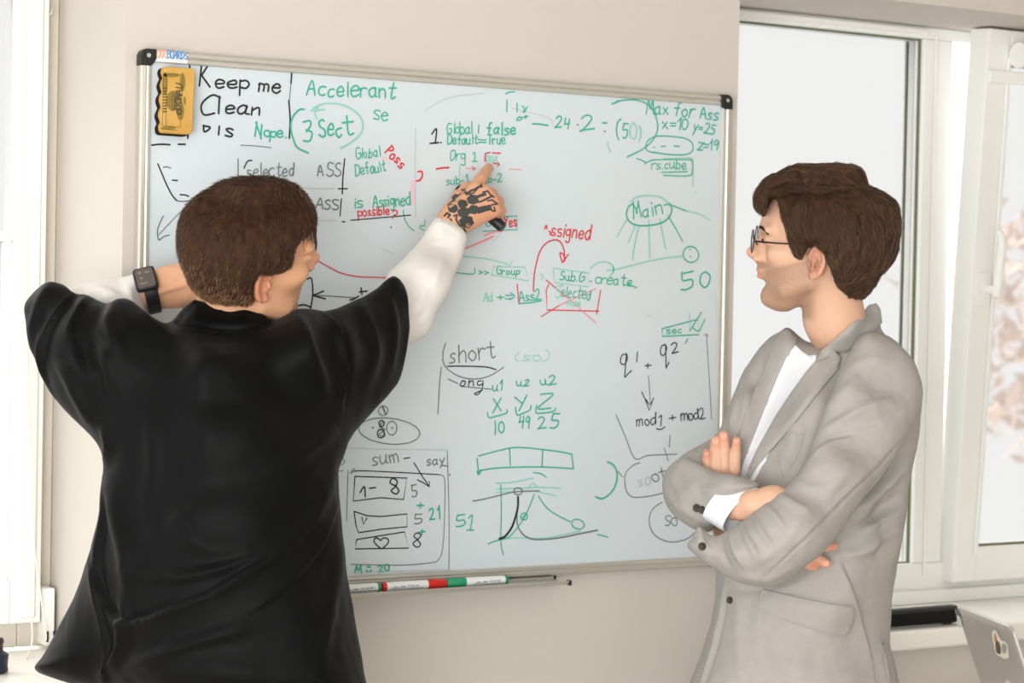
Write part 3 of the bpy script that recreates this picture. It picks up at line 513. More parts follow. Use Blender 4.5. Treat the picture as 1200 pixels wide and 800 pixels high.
note(HN, 'green words Selected Ass in a red box crossed out', ('g', 1.5, W_('elected', 657, 347, 691, 351, 13)), ('G', 1.6, W_('S', 650, 348, 656, 348, 13)+W_('Ass', 664, 358, 680, 358, 7)), ('r', 1.7, [[(643, 333), (640, 340), (641, 363), (702, 364.5)], [(704, 340), (699, 368)]], False), ('r', 1.5, [[(640, 328), (664, 348)]]), ('R', 1.5, [[(664, 348), (698, 378)], [(655, 358), (698, 338)]]), ('r', 1.5, [[(634, 371), (655, 358)]]))
note('drawn_arrow', 'thin red curve beside the nose', ('r', 1.5, [[(360, 292), (371, 304), (384, 312), (400, 320), (420, 324), (444, 325), (470, 326)]]))
note('drawn_arrow', 'black two headed arrow beside a bracket', ('K', 1.4, [[(368, 346), (390, 347), (418, 349)]]), ('k', 2.0, [[(360, 327), (365, 326.5), (366.6, 344), (364, 361)], [(379, 341), (372, 344), (367, 346), (374, 348), (381, 350)], [(410, 351.5), (415, 350), (420, 347)], [(423, 337), (424, 345)], [(421, 342), (430, 341)], [(346, 359), (356, 357), (364, 360)]]))
note(HN, 'grey word short over a struck word long', ('K', 1.8, W_('short', 527, 425, 581, 419, 20)), ('K', 1.4, [[(522, 402), (519, 414), (521, 428), (536, 440), (556, 444), (574, 440), (590, 430)], [(517, 430), (515, 450), (513, 485)], [(540, 452.5), (576, 456)], [(525, 444), (536, 449)]]), ('k', 1.6, [[(524, 429), (550, 429), (570, 430), (581, 433)], [(541, 447), (539, 451), (543, 452), (545, 447), (541, 446)], [(550, 445), (549, 452)], [(550, 448), (554, 446), (555, 452)], [(564, 446), (560, 447), (560, 451), (565, 450), (566, 446)], [(566, 446), (565, 455), (560, 462), (556, 461), (565, 457)]]))
note(HN, 'pale green bracketed number, half wiped', ('G', 1.3, W_('(so)', 603, 423, 641, 423, 10)))
note(HN, 'green columns X Y Z with 10 49 25', ('g', 1.9, W_('u1', 577, 458, 588, 457, 11)+W_('u2', 606, 452, 620, 452, 9)+W_('u2', 634, 451, 650, 450, 9)), ('g', 2.0, [[(578, 467), (587, 481)], [(587, 466), (577, 484)], [(603, 465), (611, 472)], [(617, 463), (608, 481)], [(633, 462), (648, 462), (630, 478), (645, 478)], [(571, 483), (573, 489), (580, 488), (593, 484), (594, 480)], [(604, 477), (606, 486), (613, 484), (621, 480), (622, 475)], [(629, 475), (628, 483), (634, 484), (648, 482), (651, 478)]]+[[(580, 493), (580.6, 500), (580, 509)], ell_(587.3, 500.5, 3.4, 6.3, -90, 270)]+W_('49', 607, 501, 620, 501, 14)+W_('25', 631, 502, 653, 502, 15)))
note(HN, 'black formula q1 + q2', ('k', 1.7, [[(734, 415), (729, 416), (727, 424), (731, 427), (735, 421), (734, 414)], [(734, 415), (732, 441)], [(732, 442), (740, 434)], [(747, 412), (746, 424)], [(779, 404), (775, 406), (774, 414), (778, 416), (781, 408), (779, 403)], [(780, 406), (780.5, 431)], [(780.5, 431), (784, 424)]]+W_('2', 787, 414, 794, 413, 11)+W_('+', 756, 432, 764, 432, 11)))
note('drawn_arrow', 'black arrow down to mod', ('K', 1.3, [[(760, 440), (761, 455), (762, 470)]]), ('k', 1.6, [[(752, 459), (757, 470), (761, 481), (763, 474), (766, 466)], [(757, 468), (761, 474), (763, 471)]], False))
note(HN, 'black words mod 1 + mod 2', ('k', 1.6, W_('mod', 746, 499, 768, 497, 13)+[[(772, 489), (775, 487), (774, 499)], [(769, 502), (774, 503), (779, 500)]]+W_('+', 784, 494, 791, 493, 10)+W_('mod2', 798, 493, 827, 490, 12)))
note('drawn_line', 'thin grey upright line', ('K', 1.2, [[(828, 392), (831, 440), (834, 491)], [(825, 393), (828, 391), (830, 394)]], False))
note(HN, 'green crossed out box with small letters', ('g', 2.0, [[(776, 385), (818, 374), (819, 392), (776, 394), (776, 385)], [(808, 388), (822, 366)], [(812, 384), (817, 388), (820, 387), (826, 374)], [(803, 402), (806, 397)]], False), ('g', 1.6, W_('sec', 781, 391, 799, 390, 8)), ('G', 1.4, [[(808, 367), (808, 388)]]), ('L', 1.2, [[(758, 370), (763, 369.5)]]))
note('drawn_box', 'green curved banner with three cells', ('g', 2, [[(561, 534), (597, 525), (616, 524.5), (635, 526.5), (655, 529), (670, 532)], [(670, 532), (672, 549)], [(672, 549), (635, 547), (597, 547.5), (575, 549), (560, 552)], [(559, 537), (561, 556)], [(559, 552), (561, 556), (564, 550)], [(597, 525), (598, 545)], [(636, 527), (635, 547)]]))
note('drawn_line', 'green axes and curves under the banner', ('g', 1.8, [[(587, 568), (587.5, 600), (587, 635), (590, 650)], [(572, 637), (580, 634), (588, 632)], [(587, 632), (596, 629), (604, 621), (614, 607), (621, 592), (626, 579)], ell_(614, 605, 4, 4), [(611, 608), (617, 601)], [(631, 581), (640, 594), (652, 603), (668, 611)], ell_(677, 614, 7.5, 5.5, 0, 360, 20), [(700, 626), (712, 629)], [(625, 553.5), (634, 555), (640, 559)]]), ('G', 2, [[(581, 566), (600, 565), (625, 560)], [(582, 573), (630, 571), (657, 572)], [(620, 570), (625, 566), (630, 571)], [(588, 632), (604, 630), (640, 630), (680, 622)], [(581, 577), (600, 576)], [(630, 576), (652, 581)]]), ('K', 1.8, [[(554, 587), (568, 584.5), (586, 580), (605, 576), (632, 575)], ell_(607, 575.5, 5, 4)]))
note('drawn_line', 'black thick curve beside a grey one', ('k', 3.2, [[(607, 582), (607, 592), (605, 602), (600, 617), (592, 628), (585, 631)]]), ('K', 2.2, [[(606, 600), (606, 612), (609, 621), (617, 629), (630, 632), (655, 630), (680, 625), (700, 621)]]))
note(HN, 'green number 51', ('g', 2.0, W_('5', 535, 617, 546, 616, 13)+[[(549, 607), (553.5, 604), (551, 621)], [(547, 621), (555, 621)]]))
note('drawn_line', 'green bracket curve', ('g', 2.6, [[(712, 541), (719, 545), (723, 554), (722, 566), (716, 577), (706, 584), (698, 582)]]))
note('drawn_circle', 'grey shapes around the word soot', ('K', 1.4, [[(722, 486), (733, 512), (744, 537), (760, 533.5), (793, 532)], [(750, 542), (742, 545), (734, 553), (732, 562), (734, 575), (741, 582), (755, 582), (776, 578)], [(724, 552), (730, 559)], [(776, 588), (766, 595), (761, 605), (762, 618), (770, 629), (787, 635), (805, 631), (816, 622)]]+W_('so', 778, 616, 794, 617, 18)), ('L', 1.6, W_('so', 748, 570, 762, 568, 16)), ('K', 1.6, W_('ot', 763, 565, 782, 562, 15)), ('K', 1.2, [[(778, 525), (783, 540)], [(785, 510), (784, 524)]]))
note(HN, 'black ovals with tiny figures', ('K', 1.4, [ell_(456, 505, 36, 15, 0, 360, 6, 20), ell_(449, 481, 5.5, 5.5), ell_(459, 501.5, 6, 8), [(449, 494), (445, 500), (451, 503), (444, 509), (451, 511), (449, 503)]]), ('k', 1.6, [[(448, 476), (452, 485)], [(436.5, 500.5), (437.5, 501)], [(459, 501), (460, 501.5)], ell_(447, 496, 3, 3.5), ell_(446, 508, 4, 5)]))
note(HN, 'grey words sum - say with an arrow', ('K', 1.6, W_('sum', 437, 545, 466, 541, 16)+W_('say', 500, 545, 520, 543, 11)+[[(518, 545), (524, 546)]]), ('k', 1.5, [[(473, 537), (480, 536)], [(485, 542), (494, 557), (503, 570)], [(489, 562), (497, 566), (503, 570), (503, 564)]], False))
note('drawn_box', 'black box with 1 and 8', ('k', 1.6, [[(416, 558), (477, 560), (473, 585), (446, 583), (414, 587), (416, 558)]], False), ('k', 2.0, [[(422, 577), (427, 570), (428, 582)], [(433, 572), (440, 571)]]+W_('8', 459, 579, 468, 578, 18)))
note('drawn_box', 'black box with a small tick', ('k', 1.6, [[(415, 599), (430, 604), (446, 605), (477, 602), (477, 617), (446, 620), (420, 624), (417, 615), (415, 599)], [(424, 606), (426, 614), (430, 607)]], False))
note('drawn_box', 'black box with a heart', ('k', 1.6, [[(418, 632), (474, 623), (479, 642), (416, 643), (418, 632)]], False), ('k', 1.8, [[(447, 643), (441, 638), (438, 633), (441, 630), (446, 633)], [(446, 633), (450, 630), (455, 632), (454, 637), (447, 643)]]))
note(HN, 'grey and green figures beside the boxes', ('K', 1.6, W_('5', 483, 582, 490, 581, 14)+W_('5', 485, 614, 494, 613, 10)), ('k', 1.7, W_('8', 484, 641, 493, 640, 17)), ('g', 2.2, W_('+', 489, 596, 496, 596, 10)+W_('+', 492, 626, 499, 626, 10)+W_('21', 504, 609, 515, 608, 15)))
note(HN, 'green letters M = 20 under the boxes', ('g', 2.4, W_('M', 416, 671, 423, 671, 8)+[[(430, 664), (434, 664)], [(429, 668), (432, 670), (435, 668)]]+W_('20', 444, 670, 456, 669, 8)))
note('drawn_box', 'grey panel lines around the boxes', ('k', 1.4, [[(411, 554), (420, 551.5), (460, 553), (515, 556)], [(527, 555), (527, 557)]]), ('K', 1.2, [[(408, 551), (407, 580), (406, 610)], [(515, 556), (521, 562), (521, 600), (519, 640), (514, 655), (505, 659), (470, 662), (411, 661)], [(524, 527), (526, 600), (526, 666)], [(400, 545), (404, 541), (401, 536)], [(398, 552), (402, 551)], [(411, 555), (414, 549), (417, 553)]]), ('L', 1.1, [[(399, 524), (440, 526), (524, 527)], [(412, 671), (470, 669), (526, 667)]]))
note('drawn_line', 'black bent line with three dashes, upper left', ('k', 1.8, [[(185, 192), (190, 204), (196, 218), (202, 229), (207, 235)], [(202, 211), (208, 211.5)], [(211, 228), (217, 228.5), (221, 230)]]), ('K', 1.6, [[(207, 235), (213, 236), (222, 235), (232, 232)], [(191.5, 196), (196, 195.5), (200, 197)]]))
note('drawn_arrow', 'thin grey arrow pointing down left', ('K', 1.2, [[(218, 242), (202, 258), (186, 275)]]), ('K', 1.6, [[(191.5, 253), (187, 262), (184.5, 271), (186, 281), (192, 277), (198, 275.5)]]))
note('drawn_line', 'faint wiped arcs', ('L', 1.2, [[(497, 131), (510, 122), (525, 115), (540, 112), (568, 109)], [(600, 127), (640, 137), (648, 145)], [(447, 291), (462, 298)]]), ('P', 3, [[(448, 185), (454, 187)]]))
# maker's mark on the frame
def tiny(name, parent, s, u0, v0, u1, v1, cap, col, wd, Y, label=None):
    b = MB()
    for i_, st in enumerate(words(s, u0, v0, u1, v1, cap)):
        Q = crom(st, 5) if len(st) > 2 else np.asarray(st, float); X = np.array([onY(u, v, Y) for u, v in Q]); d = np.linalg.norm(np.diff(X[:, [0, 2]], axis=0), axis=1); X = X[np.r_[True, d > 1e-6]]
        if len(X) > 1: ribbon(b, X[:, [0, 2]], wd*.0015, Y-.00005*(i_ % 10))
    o = mesh(name, b.v, b.f, col, parent, False)
    if label: o['label'] = label
    return o
p0, p1 = onY(182.3, 57, -.0012), onY(220, 73, -.0012)
stk = MB().box(p0[0], p1[0], -.0012, .0, BZ1-.0185, BZ1-.0015).build('maker_sticker', mat('sticker_film', 'd9dfe0', .3, .5), WB)
tiny('lettering', stk, 'UKR', 183.5, 67, 194, 67.8, 8.5, INK['o'], 1.2, -.0014, 'pale orange letters'); tiny('lettering', stk, 'BOARDS', 196, 68, 219.3, 70, 8.5, INK['b'], 1.4, -.0014, 'blue letters')
# ------------------------------------------------------------------ things on the board and tray
ER = empty('board_eraser', tuple(onY(203, 118, 0)), 'yellow magnetic eraser with wavy edge stuck on the board corner', 'eraser')
outl = [(186.5, 80.5), (185.2, 84), (185.6, 88), (187, 92), (185, 96.5), (184, 101), (185.4, 106), (186, 109), (183.8, 113), (182.8, 118), (184.2, 123), (184.8, 126), (182.6, 131), (181.8, 136), (183.4, 141), (184, 144), (182.2, 148), (182.6, 153), (184.6, 156), (190, 156.8), (202, 157.6), (213, 158.3), (217, 157), (218.6, 153), (219.6, 130), (220.6, 110), (221.6, 90), (220.8, 84), (218, 81.5), (205, 80.5), (195, 79.6), (189, 79.4)]
def slab(y0, y1, grow=0, dx=0, dz=0):
    P = crom(outl, 4, True); c = P.mean(0); P = c+(P-c)*(1+grow); b = MB(); b.prism([onY(u, v, .006)*np.array([1, 0, 1])+np.array([dx, y1, dz]) for u, v in P], (0, y0-y1, 0)); return b
slab(-.020, -.003).build('foam_pad', mat('yellow_foam', 'cfae68', .75, .2, var=.25, vscale=30, col2='c48f3c', bump=.2, bscale=500), ER, bevel=.0025)
slab(-.0032, .0058, .012, -.0012, -.002).build('felt_base', mat('black_felt', '2a221c', .9, .1, bump=.3, bscale=800), ER)
M_print = mat('eraser_print', '544a34', .7, .2); M_smudge = mat('eraser_smudge', '98803f', .8, .2, var=.3, vscale=60)
Ye = -.0203; sh = lambda u, v: (u-1.6, v)
b = MB()
for st in ([(193, 86), (216, 88)], [(216, 88), (213, 149)], [(213, 149), (192, 147)], [(192, 147), (193, 86)], [(197, 87), (196, 147)], [(190, 151), (210, 153)]): ribbon(b, np.array([onY(*sh(*p), Ye)[[0, 2]] for p in st]), .0007, Ye)
for k, u in enumerate((203.5, 206, 208)): ribbon(b, np.array([onY(*sh(u, v), Ye)[[0, 2]] for v in (108, 130-k)]), .0012, Ye-.0001*k)
for i_, st in enumerate(words('DONAU', 213.2, 128, 215.4, 99, 7.5)+[[(192.5+j, 131-3.4*i), (194.3+j, 130.5-3.4*i)] for i in range(9) for j in (0, 2.4)]): 
    Q = crom(st, 5) if len(st) > 2 else np.asarray(st, float); X = np.array([onY(*sh(*p), Ye) for p in Q])
    ribbon(b, X[:, [0, 2]], .0019, Ye-.00006*(i_ % 12+1))
ribbon(b, np.array([onY(*sh(*p), Ye)[[0, 2]] for p in ell_(211.5, 131, 2.5, 3)]), .003, Ye)
mesh('printed_panel', b.v, b.f, M_print, ER, False)
b = MB()
for cxy, rx, ry in (((195, 98), 3.2, 14), ((215.5, 96), 3.4, 11), ((213, 130), 4.5, 11), ((203, 88), 10, 2.5), ((205, 118), 9, 12), ((199, 150), 9, 2), ((218, 118), 1.6, 5)):
    b.add([onY(*sh(*p), Ye+.0001-.00003*(cxy[1] % 5)) for p in ell_(*cxy, rx, ry, 0, 345, 0, 16)], [tuple(range(16))])
mesh('ink_stain', b.v, b.f, M_smudge, ER, False)
M_mwhite = mat('marker_white', 'e9ecec', .3, .5); M_mred = mat('marker_red', 'd8241f', .35, .5); M_mgreen = mat('marker_green', '22956b', .35, .5); M_tiny = mat('marker_print', '4b5052', .5, .3)
def marker(x0, x1, cap_left, m, label, capf=.3, extra=None):
    yc, zc, r = -.028, BZ0-.0065+.0086, .0082; L = x1-x0; t = empty('whiteboard_marker', ((x0+x1)/2, yc, zc-r), label, 'marker', 'markers on the tray')
    X = (lambda f_: x0+L*f_) if cap_left else (lambda f_: x1-L*f_); P = lambda f_: (X(f_), yc, zc)
    MB().tube([P(capf), P(.93), P(.95)], [r, r, r*.9], 20).build('barrel', M_mwhite, t, smooth=True)
    MB().tube([P(0), P(.004), P(.02), P(capf-.02), P(capf)], [r*.6, r*.85, r*1.03, r*1.06, r*1.04], 20).build('cap', m, t, smooth=True)
    MB().tube([P(.94), P(.985), P(1)], [r*.97, r*.95, r*.7], 20).build('end_plug', m, t, smooth=True)
    b = MB(); Y = yc-r-.0002; d = 1
    xa, xb = sorted((X(.45), X(.85)))
    for i_, st in enumerate(words('MAX', 5.5, 0, 10, 0, 3)+[[(0, 0), (1, -2), (2, 0), (0, 0)], [(2.8, -.4), (4.6, -.4)], [(2.8, -1.4), (4.6, -1.4)]]):
        Q = np.array(st); ribbon(b, np.stack([xa+(xb-xa)*Q[:, 0]/10, zc-.0012+(-Q[:, 1])*.0011], 1), .0007, Y-.00004*(i_ % 8))
    ribbon(b, np.array([(xa-.004, zc-.0035), (xb+.008, zc-.0035)]), .0007, Y+.0006); mesh('printed_text', b.v, b.f, M_tiny, t, False)
xm = lambda u, v: onY(u, v, -.034)[0]
a, c, d, e = xm(447.5, 686), xm(448.5, 686), xm(524.5, 681), xm(596.5, 678)
marker(a-.128, a, True, M_mgreen, 'green whiteboard marker, leftmost on the tray, half behind the black shirt')
marker(c+.001, d-.0005, False, M_mred, 'red capped whiteboard marker in the middle of the tray')
marker(d+.0005, e, True, M_mgreen, 'green capped whiteboard marker, rightmost on the tray')
# ------------------------------------------------------------------ people: shared anatomy
M_eye = mat('eye_white', 'dedad2', .2, .5); M_iris = mat('iris', '4a3a28', .2, .5)
def skin_mat(name, col, red, stub):
    """skin with the person's own beard shadow and lip colour kept in mesh attributes"""
    m = mat(name, col, .48, .4, sss=.12, bump=.06, bscale=420, var=.07, vscale=25); nt = m.node_tree; b = nt.nodes['Principled BSDF']
    src = b.inputs['Base Color'].links[0].from_socket
    def over(src, attr, c, noise=None):
        a = nt.nodes.new('ShaderNodeAttribute'); a.attribute_name = attr; fac = a.outputs['Fac']
        if noise:
            n = nt.nodes.new('ShaderNodeTexNoise'); n.inputs['Scale'].default_value = noise; tc = nt.nodes.new('ShaderNodeTexCoord'); nt.links.new(tc.outputs['Object'], n.inputs['Vector'])
            mm = nt.nodes.new('ShaderNodeMath'); mm.operation = 'MULTIPLY'; nt.links.new(fac, mm.inputs[0]); nt.links.new(n.outputs['Fac'], mm.inputs[1]); fac = mm.outputs[0]
        x = nt.nodes.new('ShaderNodeMix'); x.data_type = 'RGBA'; nt.links.new(fac, x.inputs[0]); nt.links.new(src, x.inputs[6]); x.inputs[7].default_value = (*lin(c), 1); return x.outputs[2]
    s_ = over(src, 'blush', red); s_ = over(s_, 'stubble', stub, 900); nt.links.new(s_, b.inputs['Base Color']); return m
class Head:
    """side +1 faces photo-right, -1 photo-left; N axis points to the near side"""
    def __init__(s, o, side, th, pi, ro, sc, zs=1.0, ez=0.0, lip=1.0, tap=(.30, .36, .42, .42, .34, .20, .16)):
        s.tap = tap
        s.lip = lip
        s.zs = zs; s.ez = ez
        F = np.array([side*math.cos(th), 0, math.sin(th)]); U = np.array([0, 1., 0]); N = np.array([side*math.sin(th), 0, -math.cos(th)])
        F, U = F*math.cos(pi)+U*math.sin(pi), U*math.cos(pi)-F*math.sin(pi); N, U = N*math.cos(ro)-U*math.sin(ro), U*math.cos(ro)+N*math.sin(ro)
        s.o = np.asarray(o, float); s.B = np.array([F, N, U]); s.k = sc
    def p(s, x, y, z): return s.o+(x*s.B[0]+y*s.B[1]+z*s.zs*s.B[2])*s.k
    def loc(s, P): return (P-s.o)@s.B.T/s.k/np.array([1, 1, s.zs])
    TZ = np.array([-.118, -.113, -.105, -.095, -.08, -.06, -.04, -.02, 0, .015, .03, .045, .06, .08, .095, .108, .117, .122])
    TF = np.array([.060, .077, .0835, .0845, .0850, .090, .0925, .090, .0880, .0885, .0945, .0985, .098, .093, .083, .064, .042, .012])
    TB = np.array([.045, .035, .022, .012, .0, -.022, -.050, -.078, -.092, -.0965, -.098, -.098, -.096, -.089, -.079, -.062, -.042, -.018])
    TW = np.array([.012, .025, .036, .043, .050, .058, .063, .067, .071, .073, .0745, .0755, .0755, .071, .062, .047, .030, .012])
    def skull(s, vol, k=.01, grow=0.0, op='u'):
        zz = np.linspace(-.125, .13, 256); g = np.exp(-.5*(np.arange(-12, 13)/4.5)**2); g /= g.sum()
        sm = lambda T: np.convolve(np.pad(np.interp(zz, s.TZ, T), 12, 'edge'), g, 'valid')
        TF, TB, TW = sm(s.TF), sm(s.TB), sm(s.TW)
        def fn(X, Y, Z):
            dx, dy, dz = X-s.o[0], Y-s.o[1], Z-s.o[2]; x, y, z = [(dx*b[0]+dy*b[1]+dz*b[2])/s.k for b in s.B]; z = z/s.zs
            f = np.interp(z, zz, TF); b = np.interp(z, zz, TB); w_ = np.interp(z, zz, TW); a = (f-b)/2; t = (x-(f+b)/2)/a
            fr = np.clip(t, 0, 1); w2 = w_*(1-np.interp(z, [-.12, -.09, -.05, -.02, .01, .04, .1], s.tap)*fr**2); q = (np.abs(t)**2.25+np.abs(y/w2)**2.25)**(1/2.25)
            d = (q-1)*np.minimum(a, w2)*.9; d = np.maximum(d, np.maximum(z-.1215, -.1165-z)*1.0)-grow; return d*s.k
        c = s.p(0, 0, 0); return vol.add(fn, c-.15, c+.15, k, op)
    def build(s, vol):
        p, K = s.p, s.k; s.skull(vol, .004); e = lambda c, r, k=.008, op='u': vol.ell(p(*c), [q*K for q in r], s.B, k, op); c_ = lambda a, b, ra, rb, k=.006, op='u': vol.cap(p(*a), p(*b), ra*K, rb*K, k, op)
        for sg in (1, -1):
            c_((.090, sg*.010, .036), (.078, sg*.048, .040), .009, .008, .012)             # brow
            e((.058, sg*.050, -.004), (.020, .014, .014), .03)                            # cheekbone
            e((.093, sg*.033, .019), (.012, .017, .011), .010, 's')                       # eye socket
            e((.0770, sg*.033, .0205), (.0125, .0160, .0105), .004)                         # lids over the eye
            c_((.0885, sg*.020, .0215), (.0840, sg*.046, .0195), .0032, .0028, .003)         # upper lid
            e((.099, sg*.012, -.0185), (.010, .0065, .0075), .006)                        # nostril wings
            c_((.045, sg*.050, -.068), (.004, sg*.058, -.050), .010, .012, .025)           # jaw edge
        c_((.090, 0, .026), (.111, 0, -.008), .0065, .0085, .008); e((.1115, 0, -.0095), (.0095, .0085, .0085), .006); c_((.103, 0, -.020), (.095, 0, -.030), .005, .005, .006); c_((.080, 0, .024), (.094, 0, -.012), .009, .0135, .008); c_((.086, 0, .024), (.102, 0, -.010), .008, .011, .006)
        e((.0895-.006*(1-s.lip), 0, -.0410), (.0125, .020*(.5+.5*s.lip), .0072), .008); e((.0890-.006*(1-s.lip), 0, -.0540), (.0115, .017*(.5+.5*s.lip), .0062), .007)      # lips
        [c_((.1025, 0, -.0475), (.094, q_*.016*s.lip, -.0482), .0011, .0009, .003, 's') for q_ in (1, -1)]
        e((.092, 0, -.066), (.006, .018, .005), .010, 's'); e((.0765, 0, -.092), (.0145, .020, .014), .014)
        for sg in (1, -1):                                                                # ears
            a = math.radians(24); ef = np.array([math.cos(a), -sg*math.sin(a)*1, 0]); en = np.array([math.sin(a), sg*math.cos(a), 0]); eu = np.array([-.12, 0, 1.]); eu /= np.linalg.norm(eu)
            EB = np.array([ef@s.B, en@s.B, eu@s.B]); ec = np.array([-.010, sg*.0765, .001+s.ez])
            E = lambda x, n, z: ec+ef*x+en*n+eu*z
            vol.ell(p(*E(0, .002, 0)), [q*K for q in (.0165, .0048, .029)], EB, .006)
            vol.ell(p(*E(.004, .0075, -.003)), [q*K for q in (.0092, .0092, .0130)], EB, .002, 's')
            vol.ell(p(*E(-.002, .0085, .012)), [q*K for q in (.0085, .0045, .009)], EB, .002, 's')
            arc = [E(.0155*math.cos(t), .0078, .0275*math.sin(t)+.001) for t in np.radians(np.linspace(20, 235, 12))]
            vol.chain([p(*q) for q in arc], [.0042*K]*12, .002); e(E(.004, .004, -.026), (.0075, .0042, .0075), .004)
            vol.ell(p(*E(.0125, .006, -.005)), [q*K for q in (.003, .004, .007)], EB, .003)
    def paint(s, V, o, beard):
        L = s.loc(V); x, y, z = L.T; zz = np.clip
        sm = lambda a, b, t: np.clip((t-a)/(b-a), 0, 1)
        st = sm(-.030, -.045, z-.35*(.085-x))*sm(-.012, .012, x)*sm(-.135, -.12, z)*(np.abs(y) < .085) if beard else np.zeros(len(V))
        st = np.maximum(st, beard*sm(-.022, -.028, z)*sm(-.04, -.034, z)*sm(.07, .09, x)) if beard else st
        lip = np.exp(-((z+.0475)/.008)**4)*np.exp(-(y/.022)**4)*sm(.085, .094, x)
        st = st*(1-np.clip(lip*1.5, 0, 1)); ear = sm(.070, .078, np.abs(y))*(np.abs(x+.01) < .03)*(np.abs(z) < .04)
        nose = np.exp(-(((x-.113)/.012)**2+(y/.014)**2+((z+.010)/.012)**2))
        return np.clip(st, 0, 1), np.clip(.75*lip+.45*ear+.35*nose, 0, 1)
    def eyes(s, parent):
        for sg in (1, -1):
            b = MB(); n = 14; R = []
            for i in range(9):
                a = math.pi*i/8; R.append([c2w(s.p(.0742+.0115*math.cos(a), sg*.033+.0115*math.sin(a)*math.cos(t), .018+.0115*math.sin(a)*math.sin(t)))[0] for t in np.linspace(0, 2*math.pi, n, endpoint=False)])
            o = b.rings(R).build('eye', M_eye, parent, smooth=True)
            b = MB(); b.tube([c2w(s.p(.0850, sg*.033, .018))[0], c2w(s.p(.0862, sg*.033, .018))[0]], .0052*s.k, 14); b.build('iris', M_iris, o)
def lashes(H, parent, m):
    b = MB()
    for sg in (1, -1):
        o = MB(); o.tube([c2w(H.p(*q))[0] for q in ((.0905, sg*.020, .0165), (.0915, sg*.028, .0195), (.0905, sg*.037, .0190), (.0875, sg*.050, .0150))], [.0008, .0020, .0020, .0008], 8); b.add(o.v, o.f)
    return b.build('eyelashes', m, parent, smooth=True)
def attrs(o, **kw):
    for k, a in kw.items():
        at_ = o.data.attributes.new(k, 'FLOAT', 'POINT'); at_.data.foreach_set('value', np.asarray(a, np.float32))
def hair_mat(name, c1, c2, rough=.45):
    m = mat(name, c1, .7, .12, var=1, vscale=40, col2=c2, bump=.4, bscale=160, stretch=(1, 1, .35)); return m
def strand_mat(name, c1, c2, c3):
    m = mat(name, c1, .45, .3); nt = m.node_tree; b = nt.nodes['Principled BSDF']; h = nt.nodes.new('ShaderNodeHairInfo'); r = nt.nodes.new('ShaderNodeValToRGB')
    r.color_ramp.elements[0].color = (*lin(c2), 1); r.color_ramp.elements[1].color = (*lin(c3), 1); e = r.color_ramp.elements.new(.55); e.color = (*lin(c1), 1)
    nt.links.new(h.outputs['Random'], r.inputs[0]); nt.links.new(r.outputs[0], b.inputs['Base Color']); return m
def curves_obj(name, parent, m, out, r0):
    n, steps = out.shape[:2]; hc = bpy.data.hair_curves.new(name); hc.add_curves([steps]*n)
    hc.attributes['position'].data.foreach_set('vector', c2w(out.reshape(-1, 3)).astype(np.float32).ravel())
    ra = hc.attributes.get('radius') or hc.attributes.new('radius', 'FLOAT', 'POINT'); ra.data.foreach_set('value', (np.tile(np.linspace(1, .35, steps), n)*r0).astype(np.float32))
    hc.materials.append(m); return link(bpy.data.objects.new(name, hc), parent)
def strands(name, parent, m, V, Q, n, flow, length, lift, r0, steps=6, mask=None, under=.003, jit=.25, anis=None):
    """real hair: n strands rooted on the hair volume V,Q and combed along flow(u,v,P)->(du,dv,toward)"""
    tree_ = BVHTree.FromPolygons([tuple(x) for x in V], [tuple(map(int, q)) for q in Q]); N = normals(V, Q)
    A = np.linalg.norm(np.cross(V[Q[:, 2]]-V[Q[:, 0]], V[Q[:, 3]]-V[Q[:, 1]]), axis=1); cen = V[Q].mean(1); ok = np.ones(len(Q), bool)
    if mask is not None: ok = mask(cen)*1.0
    pr = A*ok; pr /= pr.sum(); f = rng.choice(len(Q), n, p=pr); t = rng.random((n, 2)); q = V[Q[f]]
    P = (q[:, 0]*(1-t[:, :1])+q[:, 1]*t[:, :1])*(1-t[:, 1:])+(q[:, 3]*(1-t[:, :1])+q[:, 2]*t[:, :1])*t[:, 1:]
    out = np.zeros((n, steps, 3)); Lf = length*(.6+.7*rng.random(n)); J = rng.normal(0, jit, (n, 3)); out_n = rng.random(n)
    for i in range(n):
        p = P[i]; p0 = None
        for k in range(steps):
            h = tree_.find_nearest(Vector(p)); nn = np.array(h[1]); pn = np.array(h[0]); u, v = 600+FPX*p[0]/p[2], 400-FPX*p[1]/p[2]
            off = -under+(under+lift*out_n[i])*(k/(steps-1))**1.3; pos = pn+nn*off; out[i, k] = pos
            du, dv, tz = flow(u, v, p); d = np.array([du, -dv, tz])+J[i]*.6; d = d-nn*(d@nn)*.9; d /= np.linalg.norm(d)+1e-9
            p = pos+d*Lf[i]/steps
    return curves_obj(name, parent, m, out, r0)
def hand_chain(vol, pts, rs, k=.004): vol.chain([cf(*p) for p in pts], rs, k)
# ------------------------------------------------------------------ person on the left, back turned, pointing at the board
c1 = at(285, 600, 3.34); P1 = empty('person', (c1[0], c1[1], 0), 'person in loose black shirt seen from behind, pointing at the board with a tattooed hand', 'person')
M_skin1 = skin_mat('skin_tanned', 'd3a07e', 'c8705c', '9a7560'); M_black = mat('black_cloth', '090a0b', .55, .08, bump=.15, bscale=900, sheen=.04, var=.15, vscale=6); M_white = mat('white_shirt_cloth', 'dddad6', .8, .2, bump=.12, bscale=500, sheen=.1)
H1 = Head((-.4047, .1251, 3.40), 1, math.radians(27.4), math.radians(6.7), math.radians(31.8), .985, lip=.35, tap=(.20, .20, .22, .28, .30, .20, .16))
